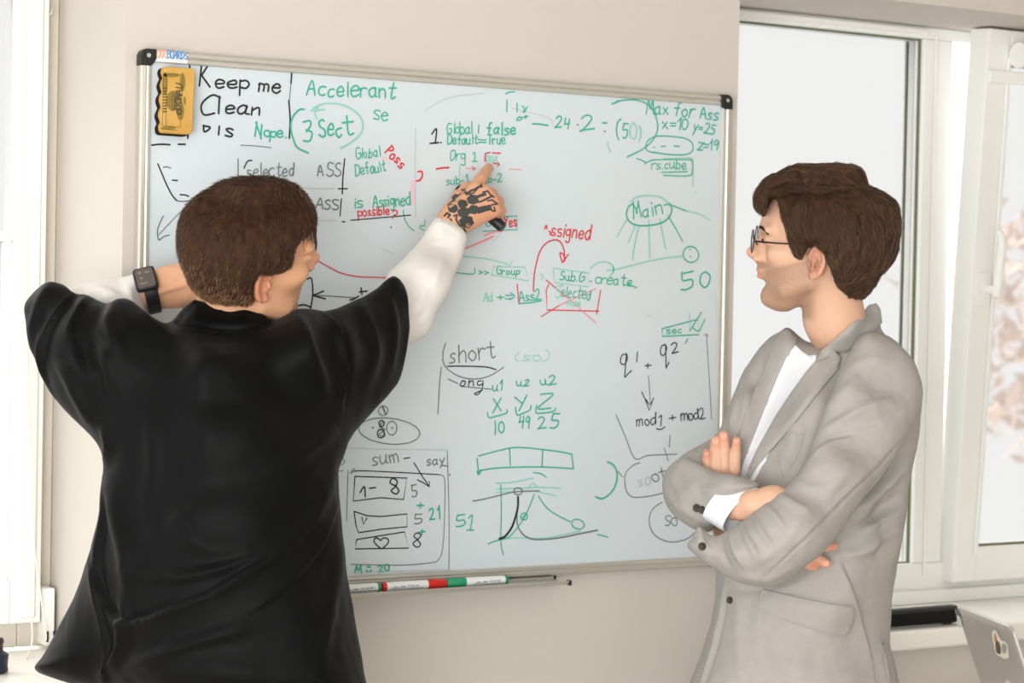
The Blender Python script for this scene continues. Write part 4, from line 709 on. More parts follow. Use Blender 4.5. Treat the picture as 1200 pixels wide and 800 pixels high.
# body: one skin surface
vb = Vol((-.80, -.52, 3.12), (.02, .335, 4.02), .0027)
H1.build(vb)
nb = H1.p(-.018, 0, -.055); vb.chain([nb, cf(268, 392, 3.44), cf(268, 450, 3.44)], [.058, .052, .06], .02)
vb.chain([cf(255, 490, 3.40), cf(258, 620, 3.38), cf(262, 760, 3.36)], [.085, .085, .095], .03)
vb.cap(cf(165, 435, 3.43), cf(360, 435, 3.43), .045, .045, .03)
vb.chain([cf(160, 430, 3.43), cf(76, 396, 3.475), cf(84, 374, 3.49), cf(150, 347, 3.525), cf(178, 341, 3.53)], [.035, .032, .026, .024, .028], .008)     # left arm
vb.chain([cf(178, 341, 3.53), cf(206, 337, 3.53), cf(228, 332, 3.51)], [.030, .031, .030], .008); vb.cap(cf(196, 330, 3.525), cf(232, 322, 3.505), .025, .024, .01)
for dv, dz, L in ((-16, .0, 1), (-4, -.012, 1.08), (8, -.014, 1.0), (18, -.004, .85)):                                                    # left hand closes on the nape and cheek
    a = cf(232, 328+dv, 3.505+dz); vb.chain([a, a+np.array([.032*L, .008, .012]), a+np.array([.055*L, .010, .032]), a+np.array([.068*L, .006, .052])], [.0105, .0095, .0088, .0078], .004)
vb.chain([cf(200, 348, 3.54), cf(220, 352, 3.56), cf(236, 348, 3.585)], [.016, .0125, .0095], .006)
vb.cap(cf(181, 343.5, 3.502), cf(222, 331, 3.479), .0035, .004, .008)                                                                        # tendon
vb.chain([cf(368, 430, 3.45), cf(462, 382, 3.70), cf(484, 352, 3.735), cf(518, 288, 3.85), cf(528, 262, 3.85)], [.033, .024, .022, .018, .0245], .006)     # right arm
# right hand: back of the hand to us, index finger out, the rest closed round a pen
vb.chain([cf(527, 263, 3.85), cf(533, 253, 3.855)], [.0255, .026], .008)
kn = [(557, 222, 3.868), (568, 226, 3.862), (576, 235, 3.862), (579.5, 246, 3.868)]; wr = [(534, 250, 3.853), (538, 254, 3.850), (543, 258, 3.852), (547, 261, 3.858)]
for a, b, r in zip(wr, kn, (.0135, .0135, .013, .0125)): vb.cap(cf(*a), cf(*b), .0155, r, .012)
hand_chain(vb, [(557, 222, 3.868), (563, 211, 3.885), (568.5, 203, 3.912), (572.5, 196.5, 3.937)], [.0128, .0108, .0098, .0086])
for (u, v, z), l in zip(kn[1:], (1.06, 1, .86)):
    hand_chain(vb, [(u, v, z), (u+7*l, v+1.5, z+.018), (u+4*l, v+7, z+.046), (u-5, v+6, z+.050), (u-9, v+3, z+.040)], [.0122, .0112, .0102, .0096, .0085])
hand_chain(vb, [(531, 246, 3.862), (538, 232, 3.882), (547, 222, 3.905), (557, 217, 3.918)], [.0165, .0135, .0118, .0092], .006)               # thumb along the inner side
V, Q = vb.nets(); Q = outside(V, Q); V = relax(V, Q, 1); stb, blu = H1.paint(V, None, 0)
hd = np.linalg.norm(V-cf(575, 240, 3.87), axis=1); blu = np.maximum(blu, .22*np.exp(-(hd/.05)**2)); body1 = soft('body', V, Q, M_skin1, P1); attrs(body1, stubble=stb, blush=blu); bvh_b1 = bvh_of((V, Q)); H1.eyes(P1)
# tattoo on the back of the pointing hand: honeycomb cells and broken lines, a thin film on the skin
M_tat = mat('tattoo_ink', '3f4240', .5, .35, var=.2, vscale=300)
tz = lambda u, v: (500+u/7.275, 180+v/7.27)
def hexa(cx, cy, r, a=12): return [tz(cx+r*math.cos(math.radians(a+60*k)), cy+r*.86*math.sin(math.radians(a+60*k))) for k in range(6)]
hx = [hexa(308, 428, 47), hexa(392, 390, 54), hexa(314, 500, 56), hexa(400, 476, 50), hexa(340, 580, 68), hexa(224, 466, 48), hexa(252, 376, 42)]
tv, tf = [], []
def film(poly):
    n = len(tv); P = []
    for u, v in poly:
        h = cast(bvh_b1, u, v)
        if h is None or h > 3.92: return
        P.append(cf(u, v, h-.0007))
    c = np.mean(P, 0); hc_ = cast(bvh_b1, 600+FPX*c[0]/c[2], 400-FPX*c[1]/c[2]); 
    if hc_: c = cf(600+FPX*c[0]/c[2], 400-FPX*c[1]/c[2], hc_-.0008)
    tv.extend(P+[c]); k = len(P); tf.extend([(n+i, n+(i+1) % k, n+k) for i in range(k)])
def line_film(pts, wd):
    P = np.array([tz(*p) for p in pts]); P = np.concatenate([P[i]+(P[i+1]-P[i])*np.linspace(0, 1, 4)[:, None] for i in range(len(P)-1)])
    for a, b in zip(P[:-1], P[1:]):
        d = b-a; l = np.hypot(*d)
        if l < 1e-6: continue
        n_ = np.array([-d[1], d[0]])/l*wd/2; e = d/l*wd*.3; film([a-n_-e, b-n_+e, b+n_+e, a+n_-e])
for h in hx: film(h)
for pts, wd in (([(430, 475), (470, 462), (540, 450)], 4.2), ([(440, 500), (500, 480), (545, 470)], 3.4), ([(395, 385), (450, 360), (500, 345)], 3.6), ([(400, 420), (470, 405), (560, 360)], 2.4), ([(315, 330), (350, 335), (380, 315), (420, 300), (465, 270)], 2.6), ([(335, 350), (400, 335), (430, 300), (425, 285)], 1.6), ([(475, 330), (520, 318), (545, 352), (575, 370)], 2.0), ([(520, 400), (560, 395), (600, 425)], 2.0), ([(540, 450), (560, 435), (605, 428)], 1.8), ([(545, 465), (565, 490), (585, 488), (575, 455)], 1.8), ([(230, 400), (255, 360), (300, 340)], 2.0), ([(180, 440), (215, 405), (240, 400)], 1.8), ([(150, 530), (175, 505), (200, 520), (180, 545)], 2.4), ([(230, 530), (260, 520), (250, 560), (275, 600), (300, 620)], 2.2), ([(300, 655), (318, 640), (330, 665)], 2.4), ([(390, 560), (370, 600), (350, 610)], 1.6), ([(200, 555), (215, 570)], 2), ([(465, 262), (470, 285)], 2.4), ([(300, 310), (325, 305), (330, 325)], 2)): line_film(pts, wd)
mesh('tattoo', c2w(np.array(tv)), [t[::-1] for t in tf], M_tat, P1)['label'] = 'dark honeycomb tattoo on the back of the hand'
# hair
ho1 = [(298, 207.5), (318, 207.5), (334, 211), (347, 218), (358, 228), (365, 240), (369, 252), (367, 264), (361, 273), (352, 281), (345, 292), (341, 304), (338, 313), (329, 316), (318, 320), (309, 321), (300, 327), (296, 338), (295, 352), (284, 356), (262, 355), (246, 353), (232, 346), (222, 328), (214, 309), (209.5, 294), (209.5, 274), (215, 250), (226, 236), (243, 223), (262, 213), (280, 208.5)]
def hair_volume(H, outl, h, R, grow, zc, T, nape=None):
    v = Vol(H.o-.19, H.o+.19, h); H.skull(v, .002, grow)
    if nape: v.cap(H.p(*nape[0]), H.p(*nape[1]), nape[2]*H.k, nape[3]*H.k, .02)
    S0 = v.F.copy(); O = Outline(outl, True)
    X, Y, Z = v.ax[0][:, None, None], v.ax[1][None, :, None], v.ax[2][None, None, :]
    sd = O.samp(600+FPX*X/Z+0*Y, 400-FPX*Y/Z+0*X)*zc/FPX; d2 = ((np.maximum(R-sd, 0)/R)**2)**.5-1; d2 = (np.sqrt((np.maximum(R-sd, 0)/R)**2)-1)*R
    v.F = -smin(-S0, -d2.astype(np.float32), .022); return v
vh = hair_volume(H1, ho1, .003, .03, .035, 3.40, .1)
V, Q = vh.nets(); Q = outside(V, Q); V = relax(V, Q, 2); N = normals(V, Q); V = V+N*(vnoise(V*np.array([1, .4, 1]), 130)*.0022+vnoise(V, 45, 3)*.002)[:, None]
M_hair1 = hair_mat('brown_hair', '41291b', '271710'); M_str1 = strand_mat('brown_hair_strand', '432b1c', '24150e', '63452d')
hair1 = soft('hair', V, Q, M_hair1, P1)
def fl1(u, v, p):
    a = max(0, min(1, (u-300)/55)); b = max(0, min(1, (v-215)/40)); return (-.35*(1-a)+.55*a*(1-b)+.05, .9*b+.35*(1-b)+.3*a, -.25)
strands('hair_strands', hair1, M_str1, V, Q, 16000, fl1, .024, .005, .0004, 5)
ug = lambda u, v: V[np.argmin((px(V)[0]-u)**2+(px(V)[1]-v)**2+(V[:, 2]-3.3)**2*3e3)]
no = np.zeros((300, 7, 3))
for i in range(300):
    t = rng.random(); z0 = 3.345+.10*t; u0 = 338+24*rng.random(); v0 = 224+14*rng.random()-8*(1-t)+max(0, u0-346)*.7; u2 = min(370.5, u0+2+18*rng.random()); v2 = 266+30*rng.random()**1.2
    for k in range(7):
        q = k/6; no[i, k] = cf(u0+(u2-u0)*(1-(1-q)**1.8)+2*rng.normal()*.3, v0+(v2-v0)*q, z0+.012*q*rng.random())
curves_obj('fringe', hair1, M_str1, no, .0007)
M_fade = strand_mat('faded_nape_strand', '7d5d40', '54391f', '9c7a54')
strands('nape_stubble', hair1, M_fade, V, Q, 3500, lambda u, v, p: (-.25, .9, -.2), .012, .006, .0005, 4, mask=lambda c: np.clip((px(c)[1]-285)/60, 0, 1)*np.clip((285-px(c)[0])/60, 0, 1)+.8*np.clip((px(c)[1]-330)/18, 0, 1)*(px(c)[0] < 297))['label'] = 'lighter clipped hair low on the back of the head'
# white shirt: sleeves showing past the short black ones
vs = Vol(cf(20, 520, 3.15), np.array([0.0, .21, 3.95]), .004); vs = Vol((-.80, -.16, 3.2), (0.0, .215, 3.93), .004)
inflate(vs, [(452, 326), (470, 306), (490, 284), (509, 257), (520, 257), (534, 263), (545, 273), (545, 290), (536, 318), (522, 348), (504, 372), (486, 390), (478, 398), (466, 392), (456, 360)], [(455, 370, 3.70, .04), (478, 365, 3.70, .045), (495, 335, 3.72, .05), (525, 272, 3.83, .04)], .045, .01)
vs.cap(cf(420, 400, 3.58), cf(478, 372, 3.69), .036, .04, .02); vs2 = Vol((-.80, -.16, 3.2), (-.45, .215, 3.7), .004)
inflate(vs2, [(45, 352), (80, 338), (110, 331), (140, 325), (160, 321), (166, 324), (168, 345), (172, 366), (160, 372), (130, 380), (90, 395), (50, 385)], [(60, 370, 3.48, .055), (110, 356, 3.505, .05), (164, 344, 3.525, .042)], .04, .01)
shirt_f = [([(497, 291), (505, 284), (519, 283)], 2.5, 1.6, 'r'), ([(463, 327), (472, 333), (478, 342)], 3, 2.2, 's'), ([(482, 378), (490, 374), (498, 366)], 3, -2.2, 'r'), ([(500, 330), (496, 345), (486, 362)], 6, 2.5, 'r'), ([(520, 300), (514, 320), (506, 338)], 5, 2, 'r'), ([(100, 345), (118, 340), (140, 345)], 4, 2, 'r'), ([(115, 352), (130, 346), (150, 350)], 4, 2, 'r'), ([(95, 338), (104, 346), (108, 356)], 3, -2, 'r'), ([(148, 330), (152, 345), (156, 362)], 4, 2, 'r'), ([(508, 262), (522, 263), (540, 275)], 2, 1.2, 'r')]
for v_ in (vs, vs2):
    V, Q = v_.nets(); Q = outside(V, Q); V = relax(V, Q, 2); V = brush(V, Q, [(a, b, c*1.5, d) for a, b, c, d in shirt_f]); N = normals(V, Q); V = V+N*(vnoise(V, 30, 5)*.0018)[:, None]
    soft('shirt_sleeve', V, Q, M_white, P1)['label'] = 'white long sleeve under the black shirt'
# black loose shirt
jo1 = [(232, 351), (250, 355), (290, 359), (308, 369), (319, 375), (334, 368), (345, 362.5), (358, 361.5), (370, 363), (380, 365), (398, 359), (420, 350), (440, 339), (452, 329), (462, 324), (471, 331), (477, 344), (479, 362), (479, 392), (475, 420), (467, 449), (440, 479), (414, 511), (399, 540), (395, 562), (400, 612), (406, 670), (415, 728), (424, 775), (432, 830), (380, 846), (300, 848), (190, 836), (130, 818), (95, 804), (42, 786), (53, 764), (75, 724), (96, 681), (109, 640), (118, 600), (121, 562), (119, 526), (92, 493), (66, 464), (49, 436), (38, 405), (30, 376), (28, 358), (37, 343), (48, 334), (58, 330.5), (75, 334), (87.5, 344), (102, 346), (124, 356), (140, 351), (154, 353), (178, 372), (196, 379), (212, 363), (222, 354)]
vj = Vol((-.80, -.66, 3.05), (-.03, .125, 3.80), .0042)
inflate(vj, jo1, [(265, 370, 3.41, .075), (250, 440, 3.36, .125), (258, 520, 3.345, .135), (260, 620, 3.34, .14), (262, 720, 3.34, .155), (265, 830, 3.34, .17), (130, 430, 3.375, .10), (85, 395, 3.41, .085), (50, 372, 3.44, .07), (170, 400, 3.37, .09), (350, 410, 3.38, .085), (400, 400, 3.46, .075), (440, 390, 3.55, .075), (470, 350, 3.60, .07), (472, 400, 3.60, .07), (70, 740, 3.40, .10), (130, 560, 3.36, .10), (395, 600, 3.37, .11)], .085, .01)
V, Q = vj.nets(); Q = outside(V, Q); V = relax(V, Q, 3)
jf = [([(89, 343), (72, 362), (56, 392), (50, 425), (56, 448), (66, 465)], 9, 6, 's'), ([(105, 346), (92, 366), (84, 388), (90, 412), (100, 440)], 10, 6, 's'), ([(142, 351), (134, 366), (130, 385), (140, 412)], 9, 7, 'r'), ([(162, 362), (180, 382), (205, 394)], 6, 5, 's'), ([(60, 334), (48, 352), (42, 385), (46, 420)], 8, 5, 'r'),
 ([(70, 420), (82, 440), (96, 470), (110, 500)], 8, 7, 'r'), ([(100, 400), (112, 430), (118, 470)], 8, -7, 'r'), ([(120, 500), (128, 520), (124, 545)], 6, 6, 'r'), ([(121, 560), (124, 600), (116, 650), (118, 700), (124, 760), (122, 810)], 11, 6, 's'),
 ([(128, 560), (140, 610), (150, 655), (150, 700)], 12, 9, 'r'), ([(112, 660), (128, 712), (158, 728), (205, 712), (255, 690), (312, 655)], 7, 9, 's'), ([(150, 668), (190, 676), (240, 672), (300, 652)], 8, 6, 'r'), ([(118, 790), (140, 765), (152, 735), (146, 700)], 8, 10, 'r'), ([(128, 800), (160, 780), (220, 755), (300, 730)], 10, 5, 'r'), ([(398, 545), (370, 600), (320, 650), (260, 690)], 10, 5, 'r'), ([(400, 580), (375, 640), (330, 690), (290, 720)], 9, 4, 's'), ([(403, 620), (390, 700), (380, 780)], 10, 4, 'r'),
 ([(320, 376), (312, 383), (280, 387), (240, 385), (202, 377)], 4, -5, 's'), ([(345, 366), (356, 385), (366, 420), (380, 460)], 8, 6, 'r'), ([(378, 366), (396, 384), (404, 420), (402, 470)], 7, 7, 's'), ([(420, 354), (432, 376), (440, 410), (432, 450)], 8, 5, 'r'), ([(452, 340), (460, 366), (462, 400), (456, 440)], 6, 4, 'r'), ([(395, 500), (360, 530), (320, 550)], 10, 5, 'r'), ([(160, 440), (175, 480), (180, 540), (172, 600)], 14, 5, 'r'), ([(230, 400), (240, 470), (250, 540)], 20, 3, 'r'), ([(200, 600), (240, 640), (300, 640)], 16, 4, 'r'), ([(474, 335), (479, 365), (478, 395), (470, 445)], 2.5, 2, 'r')]
V = brush(V, Q, [(a, b*.85, c*1.7, d) for a, b, c, d in jf]); N = normals(V, Q); V = V+N*(vnoise(V*np.array([1, .6, 1]), 14, 9)*.004+vnoise(V, 38, 4)*.0012)[:, None]
soft('black_shirt', V, Q, M_black, P1); bvh_j1 = bvh_of((V, Q))
patch('collar', P1, M_black, [(228, 351), (250, 356), (290, 359), (309, 369), (318, 376), (312, 383), (285, 387), (245, 386), (204, 378), (214, 362)], bvh_j1, .006, .006, 4, False, 6, .004)
# trousers and shoes, below the frame
M_trs = mat('dark_trousers', '23252b', .8, .2, bump=.15, bscale=600); M_shoe = mat('black_leather', '1d1b1a', .35, .5)
def legs(P, cx, cy, hip, fx, fy, spread, mt, ms, R=.088):
    """trousers from the waist to the ankles and shoes on the floor; (fx, fy) is where the toes point"""
    sx, sy = fy, -fx; v = Vol((cx-.36, cy-.36, .03), (cx+.36, cy+.36, hip+.2), .010)
    v.cap((cx-sx*.07, cy-sy*.07, hip), (cx+sx*.07, cy+sy*.07, hip), .085, .085, .03)
    for sg in (1, -1):
        a = np.array((cx+sx*.085*sg, cy+sy*.085*sg, hip-.03)); k = np.array((cx+sx*spread*sg+fx*.02, cy+sy*spread*sg+fy*.02, .50)); f_ = np.array((cx+sx*spread*1.05*sg-fx*.02, cy+sy*spread*1.05*sg-fy*.02, .075)); v.chain([a, k, f_], [R, .066, .055], .03)
    V, Q = v.nets(); V = relax(V, Q, 1); Q = outside(V, Q); mesh('trousers', V, Q, mt, P, True)
    for sg in (1, -1):
        f_ = np.array((cx+sx*spread*1.05*sg, cy+sy*spread*1.05*sg, 0)); d = np.array((fx, fy, 0)); s2 = np.array((sx, sy, 0)); R_ = []
        for t, w_, h in ((-.085, .012, .03), (-.08, .03, .07), (-.05, .037, .095), (0, .039, .09), (.06, .045, .065), (.12, .048, .05), (.16, .04, .04), (.185, .02, .03), (.192, .006, .02)):
            R_.append([f_+d*t+s2*w_*math.cos(a)+np.array((0, 0, max(0, h*(.5+.5*math.sin(a)) if math.sin(a) > -.6 else 0))) for a in np.linspace(0, 2*math.pi, 16, endpoint=False)])
        MB().rings(R_).build('shoe', ms, P, smooth=True)
dv_ = CF[:2]/np.linalg.norm(CF[:2]); legs(P1, c1[0], c1[1], .86, dv_[0]*.9+.2, dv_[1]*.9, .12, M_trs, M_shoe)
# wristwatch on the raised wrist
WT = empty('wristwatch', tuple(at(172, 340, 3.52)), 'black smartwatch on the raised left wrist of the person in black', 'watch')
M_strap = mat('black_rubber', '17181b', .5, .4); M_face = mat('watch_glass', '5a524e', .4, .3); M_face2 = mat('watch_symbols', '7d7570', .4, .3)
wc = cf(176, 341, 3.526); ax = cf(190, 338.5, 3.529)-cf(170, 343, 3.524); ax /= np.linalg.norm(ax); nrm = np.array([-.72, .12, -.68]); nrm -= ax*(nrm@ax); nrm /= np.linalg.norm(nrm); bi = np.cross(ax, nrm); bi = bi if bi[1] > 0 else -bi
ring = []
for k in range(40):
    a = 2*math.pi*k/40; cd, sd_ = math.cos(a), math.sin(a); r = np.array([.0345, .0335]); q = wc+nrm*cd*r[0]+bi*sd_*r[1]; o_ = (nrm*cd+bi*sd_); wd = .0105+.0*cd
    ring.append([c2w(q+ax*s_*wd+o_*t_)[0] for s_, t_ in ((-1, 0), (-1, .0022), (-.8, .0032), (.8, .0032), (1, .0022), (1, 0))])
MB().rings(ring, close=True).build('strap', M_strap, WT, smooth=True)
def rbox(c, X, Y, Z, hx_, hy_, hz_, r=.35, n=5):
    o = []
    for (sx, sy) in ((1, 1), (-1, 1), (-1, -1), (1, -1)):
        for k in range(n):
            a = math.atan2(sy, sx)-math.pi/4+math.pi/2*k/(n-1); rr = min(hx_, hy_)*r; o.append((sx*(hx_-rr)+rr*math.cos(a), sy*(hy_-rr)+rr*math.sin(a)))
    L = []
    for s_, zz in ((.86, -hz_), (1, -hz_*.6), (1, hz_*.5), (.93, hz_*.85), (.82, hz_)): L.append([c2w(c+X*x*s_+Y*y*s_+Z*zz)[0] for x, y in o])
    return MB().rings(L)
wcc = wc+nrm*.039-ax*.004; rbox(wcc, ax, bi, nrm, .0175, .0205, .0052).build('case', M_strap, WT, smooth=True)
sc = rbox(wcc+nrm*.0050, ax, bi, nrm, .0142, .0172, .0006).build('screen', M_face, WT, smooth=True)
b = MB()
for x, y, a_, b_ in ((-.007, .010, .003, .002), (.005, .009, .004, .0015), (-.004, -.010, .006, .0014), (-.006, .0, .002, .002)): b.add([c2w(wcc+nrm*.0058+ax*(x+dx_*a_)+bi*(y+dy_*b_))[0] for dx_, dy_ in ((-1, -1), (1, -1), (1, 1), (-1, 1))], [(0, 1, 2, 3)])
b.build('screen_symbols', M_face2, sc)
# pen in the closed hand
PN = empty('whiteboard_marker', tuple(at(565, 246, 3.90)), 'black whiteboard marker held in the tattooed pointing hand', 'marker')
pa, pb = cf(536.5, 220, 3.925), cf(589.5, 267, 3.895); d_ = (pb-pa)/np.linalg.norm(pb-pa); q = lambda t: c2w(pa+(pb-pa)*t)[0]
MB().tube([q(0), q(.02), q(.62)], [.0075, .0085, .0088], 18).build('barrel', M_dark, PN, smooth=True); MB().tube([q(.62), q(.64), q(.97), q(1)], [.0092, .0102, .0098, .0080], 18).build('cap', M_dark, PN, smooth=True)
# ------------------------------------------------------------------ person on the right, arms crossed, in a grey blazer
c2 = at(930, 600, 3.80); P2 = empty('person', (c2[0], c2[1], 0), 'bespectacled person in light grey blazer and white t-shirt, arms crossed, watching the board', 'person')
M_skin2 = skin_mat('skin_fair', 'd8ad92', 'c97a68', '7d5f4d'); M_lin = mat('grey_linen', 'a8a4a0', .85, .2, bump=.35, bscale=700, var=.13, vscale=55, sheen=.05); M_tee = mat('white_jersey', 'e0e3e9', .85, .2, bump=.1, bscale=700)
H2 = Head((.5138, .1530, 3.75), -1, math.radians(11.7), math.radians(3.7), math.radians(8.8), .962, .935, -.012)
vb = Vol((.24, -.62, 3.48), (.70, .33, 4.06), .0025); H2.build(vb)
vb.chain([H2.p(-.028, 0, -.05), cf(977, 372, 3.78), cf(990, 425, 3.87)], [.051, .048, .047], .02)
vb.chain([cf(985, 470, 3.85), cf(975, 620, 3.85), cf(960, 760, 3.85)], [.07, .08, .09], .04); vb.cap(cf(930, 435, 3.87), cf(1035, 440, 3.83), .04, .04, .03)
vb.chain([cf(1035, 445, 3.80), cf(945, 630, 3.60), cf(905, 645, 3.60), cf(852, 640, 3.67)], [.030, .028, .024, .020], .01)                     # near arm
vb.chain([cf(852, 640, 3.67), cf(848, 606, 3.735), cf(840, 570, 3.745)], [.020, .022, .026], .01)
for (u, v, z), (u1, v1), (u2, v2), r in (((830, 552, 3.727), (829, 541), (828.5, 531), .0086), ((838, 549, 3.720), (838, 530), (838.5, 516.5), .0094), ((849, 549, 3.716), (848.5, 528), (848, 510.5), .0098), ((861, 552, 3.716), (862, 532), (863, 516.5), .0086)):
    vb.chain([cf(u-2, v+14, z+.006), cf(u, v, z), cf(u1, v1, z+.001), cf(u2, v2, z+.010)], [r*1.1, r*1.06, r*1.02, r*.9], .0025)
vb.chain([cf(915, 450, 3.93), cf(812, 562, 3.80), cf(822, 578, 3.74), cf(866, 592, 3.625)], [.025, .024, .022, .020], .008)            # far arm
vb.chain([cf(860, 594, 3.628), cf(882, 591, 3.605), cf(906, 591, 3.60)], [.021, .0225, .026], .008); vb.cap(cf(868, 600, 3.61), cf(905, 606, 3.605), .012, .018, .010)
vb.chain([cf(906, 590, 3.60), cf(935, 612, 3.62), cf(946, 628, 3.63)], [.030, .033, .030], .01)
for (u0, v0, z0), (u1, v1), (u2, v2), r in (((948, 640, 3.64), (955, 653), (968, 660), .0088), ((944, 648, 3.64), (946, 660), (954, 664), .0085), ((955, 628, 3.64), (968, 640), (977, 640), .0078)):
    vb.chain([cf(u0, v0, z0), cf(u1, v1, z0+.004), cf(u2, v2, z0+.012)], [r*1.1, r*1.04, r*.92], .003)
V, Q = vb.nets(); Q = outside(V, Q); V = relax(V, Q, 1); stb, blu = H2.paint(V, None, 1.0)
u_, v_ = px(V); tip = np.zeros(len(V))
for (a, b) in ((828, 531), (838, 516), (848, 510), (863, 516), (970, 660), (955, 664), (978, 640)): tip = np.maximum(tip, np.exp(-((u_-a)**2+(v_-b)**2)/90))
body2 = soft('body', V, Q, M_skin2, P2); attrs(body2, stubble=np.clip(stb*1.5, 0, 1), blush=np.maximum(blu, .6*tip)); B2 = (V, Q); bvh_b2 = bvh_of(B2); H2.eyes(P2)
M_nail = mat('fingernail', 'dda893', .35, .5)
for (u, v, w_, h_) in ((828.3, 529.5, 3.0, 4), (838.4, 515.5, 3.6, 4.6), (848.2, 509.5, 4.0, 5), (863, 515.5, 3.4, 4.4), (968, 660, 4, 3.4)):
    patch('fingernail', P2, M_nail, ell_(u, v, w_, h_, 0, 330, 0, 12), bvh_b2, .0006, .0012, 2, False, 1)
EB_ = []
for sg in (1, -1):
    R_ = []
    for x, y, z, r in ((.0975, .014, .0390, .0018), (.0965, .025, .0425, .0030), (.0915, .038, .0425, .0028), (.0845, .049, .0385, .0024), (.0795, .055, .0330, .0014)): R_.append((H2.p(x, sg*y, z), r))
    EB_.append([(c2w(q)[0], r) for q, r in R_])
M_hair2 = hair_mat('chestnut_hair', '463224', '2a1c14'); [MB().tube([q for q, r in R_], [r for q, r in R_], 8).build('eyebrow', M_hair2, P2, smooth=True) for R_ in EB_]; lashes(H2, P2, M_dark)
# blazer, built as layers: trunk, far arm, near arm
G = lambda nm, box: Vol(*box)
vt = Vol((.20, -.72, 3.50), (.72, .07, 4.07), .0040)
inflate(vt, [(925, 384), (914, 388), (897, 402), (880, 425), (868, 450), (858, 490), (850, 540), (843, 600), (839, 650), (838, 690), (832, 730), (822, 765), (808, 800), (798, 850), (900, 870), (1000, 866), (1058, 852), (1054, 806), (1046, 770), (1042, 750), (1048, 690), (1057, 628), (1068, 560), (1077, 510), (1081, 465), (1074, 430), (1056, 405), (1036, 389), (1030, 372), (1018, 364), (1000, 380), (970, 400), (945, 400)],
 [(985, 420, 3.83, .09), (960, 500, 3.815, .125), (955, 600, 3.81, .135), (950, 700, 3.81, .14), (940, 830, 3.81, .15), (890, 450, 3.90, .09), (860, 600, 3.83, .10), (850, 700, 3.80, .10), (1050, 450, 3.83, .09), (1060, 560, 3.84, .10), (1040, 740, 3.84, .11)], .085, .01)
inflate(vt, [(912, 396), (897, 402), (880, 425), (862, 458), (850, 490), (838, 510), (815, 524), (797, 535), (785, 552), (800, 578), (840, 580), (872, 560), (890, 500), (915, 440)], [(895, 420, 3.90, .06), (860, 500, 3.835, .06), (800, 560, 3.775, .055)], .05, .012)
V, Q = vt.nets(); Q = outside(V, Q); V = relax(V, Q, 2)
tf2 = [([(838, 512), (828, 508), (812, 524)], 3, 3, 's'), ([(880, 430), (874, 470), (868, 500)], 5, 3, 'r'), ([(893, 420), (888, 460), (884, 500)], 5, -3, 'r'), ([(862, 470), (858, 495), (862, 520)], 4, 3, 'r'), ([(906, 408), (900, 440), (893, 480)], 4, 3, 'r'),
 ([(1000, 600), (1025, 580), (1062, 540)], 8, 11, 'r'), ([(985, 625), (1010, 618), (1055, 580)], 7, -9, 'r'), ([(975, 650), (1010, 645), (1052, 615)], 8, 8, 'r'), ([(1015, 570), (1040, 548), (1066, 515)], 6, -8, 'r'), ([(1000, 625), (1030, 612), (1056, 596)], 5, 6, 'r'), ([(978, 645), (995, 690), (1010, 740), (1020, 780)], 10, 6, 's'), ([(1064, 540), (1056, 600), (1044, 670)], 8, 4, 'r'), ([(1030, 560), (1036, 600), (1026, 660)], 7, -3, 'r'),
 ([(850, 684), (846, 720), (836, 760), (822, 805)], 4, 5, 's'), ([(870, 690), (866, 740), (872, 800)], 10, 4, 'r'), ([(893, 695), (890, 740), (900, 800)], 12, 4, 'r'), ([(940, 750), (936, 780), (940, 820)], 14, 4, 'r'), ([(860, 690), (900, 688), (950, 664)], 6, -5, 'r'),
 ([(1033, 752), (1035, 775), (1040, 812)], 3.5, 6, 's'), ([(1008, 372), (1020, 395), (1040, 402), (1062, 420)], 4, 2, 'r'), ([(935, 470), (928, 520), (910, 560)], 10, 4, 'r'), ([(960, 440), (955, 480), (945, 520)], 12, 4, 'r')]
V = brush(V, Q, [(a, b*.9, c*1.5, d) for a, b, c, d in tf2]); N = normals(V, Q); V = V+N*(vnoise(V, 22, 2)*.0022+vnoise(V, 60, 4)*.0008)[:, None]; T2 = (V, Q); bvh_t = bvh_of(T2); bvh_tb = bvh_of(T2, B2)
blz = soft('blazer', V, Q, M_lin, P2)
va = Vol((.22, -.46, 3.42), (.52, -.14, 3.92), .0036)
inflate(va, [(797, 537), (784, 548), (777, 562), (778, 582), (788, 602), (806, 617), (828, 623), (837, 618), (846, 604), (866, 584), (888, 572), (889, 566), (878, 561), (858, 556), (838, 552), (815, 540)], [(785, 565, 3.765, .06), (815, 580, 3.715, .058), (840, 590, 3.66, .056), (866, 575, 3.625, .05)], .05, .01)
V, Q = va.nets(); Q = outside(V, Q); V = relax(V, Q, 2)
V = brush(V, Q, [([(786, 552), (796, 575), (806, 602)], 5, 4, 'r'), ([(781, 575), (800, 595), (822, 612)], 4, 4, 'r'), ([(797, 545), (815, 562), (826, 590)], 5, -3, 'r'), ([(815, 545), (836, 560), (862, 562)], 5, 3, 'r'), ([(822, 575), (840, 572), (856, 565)], 5, 3, 'r'), ([(780, 585), (792, 590), (800, 606)], 3, 3, 'r'), ([(889, 568), (866, 580), (846, 600), (836, 618)], 2.5, 2, 'r')]); N = normals(V, Q); V = V+N*(vnoise(V, 30, 8)*.0022)[:, None]; A2 = (V, Q)
soft('blazer_far_sleeve', V, Q, M_lin, P2)
vn = Vol((.24, -.48, 3.36), (.74, .06, 3.92), .0036)
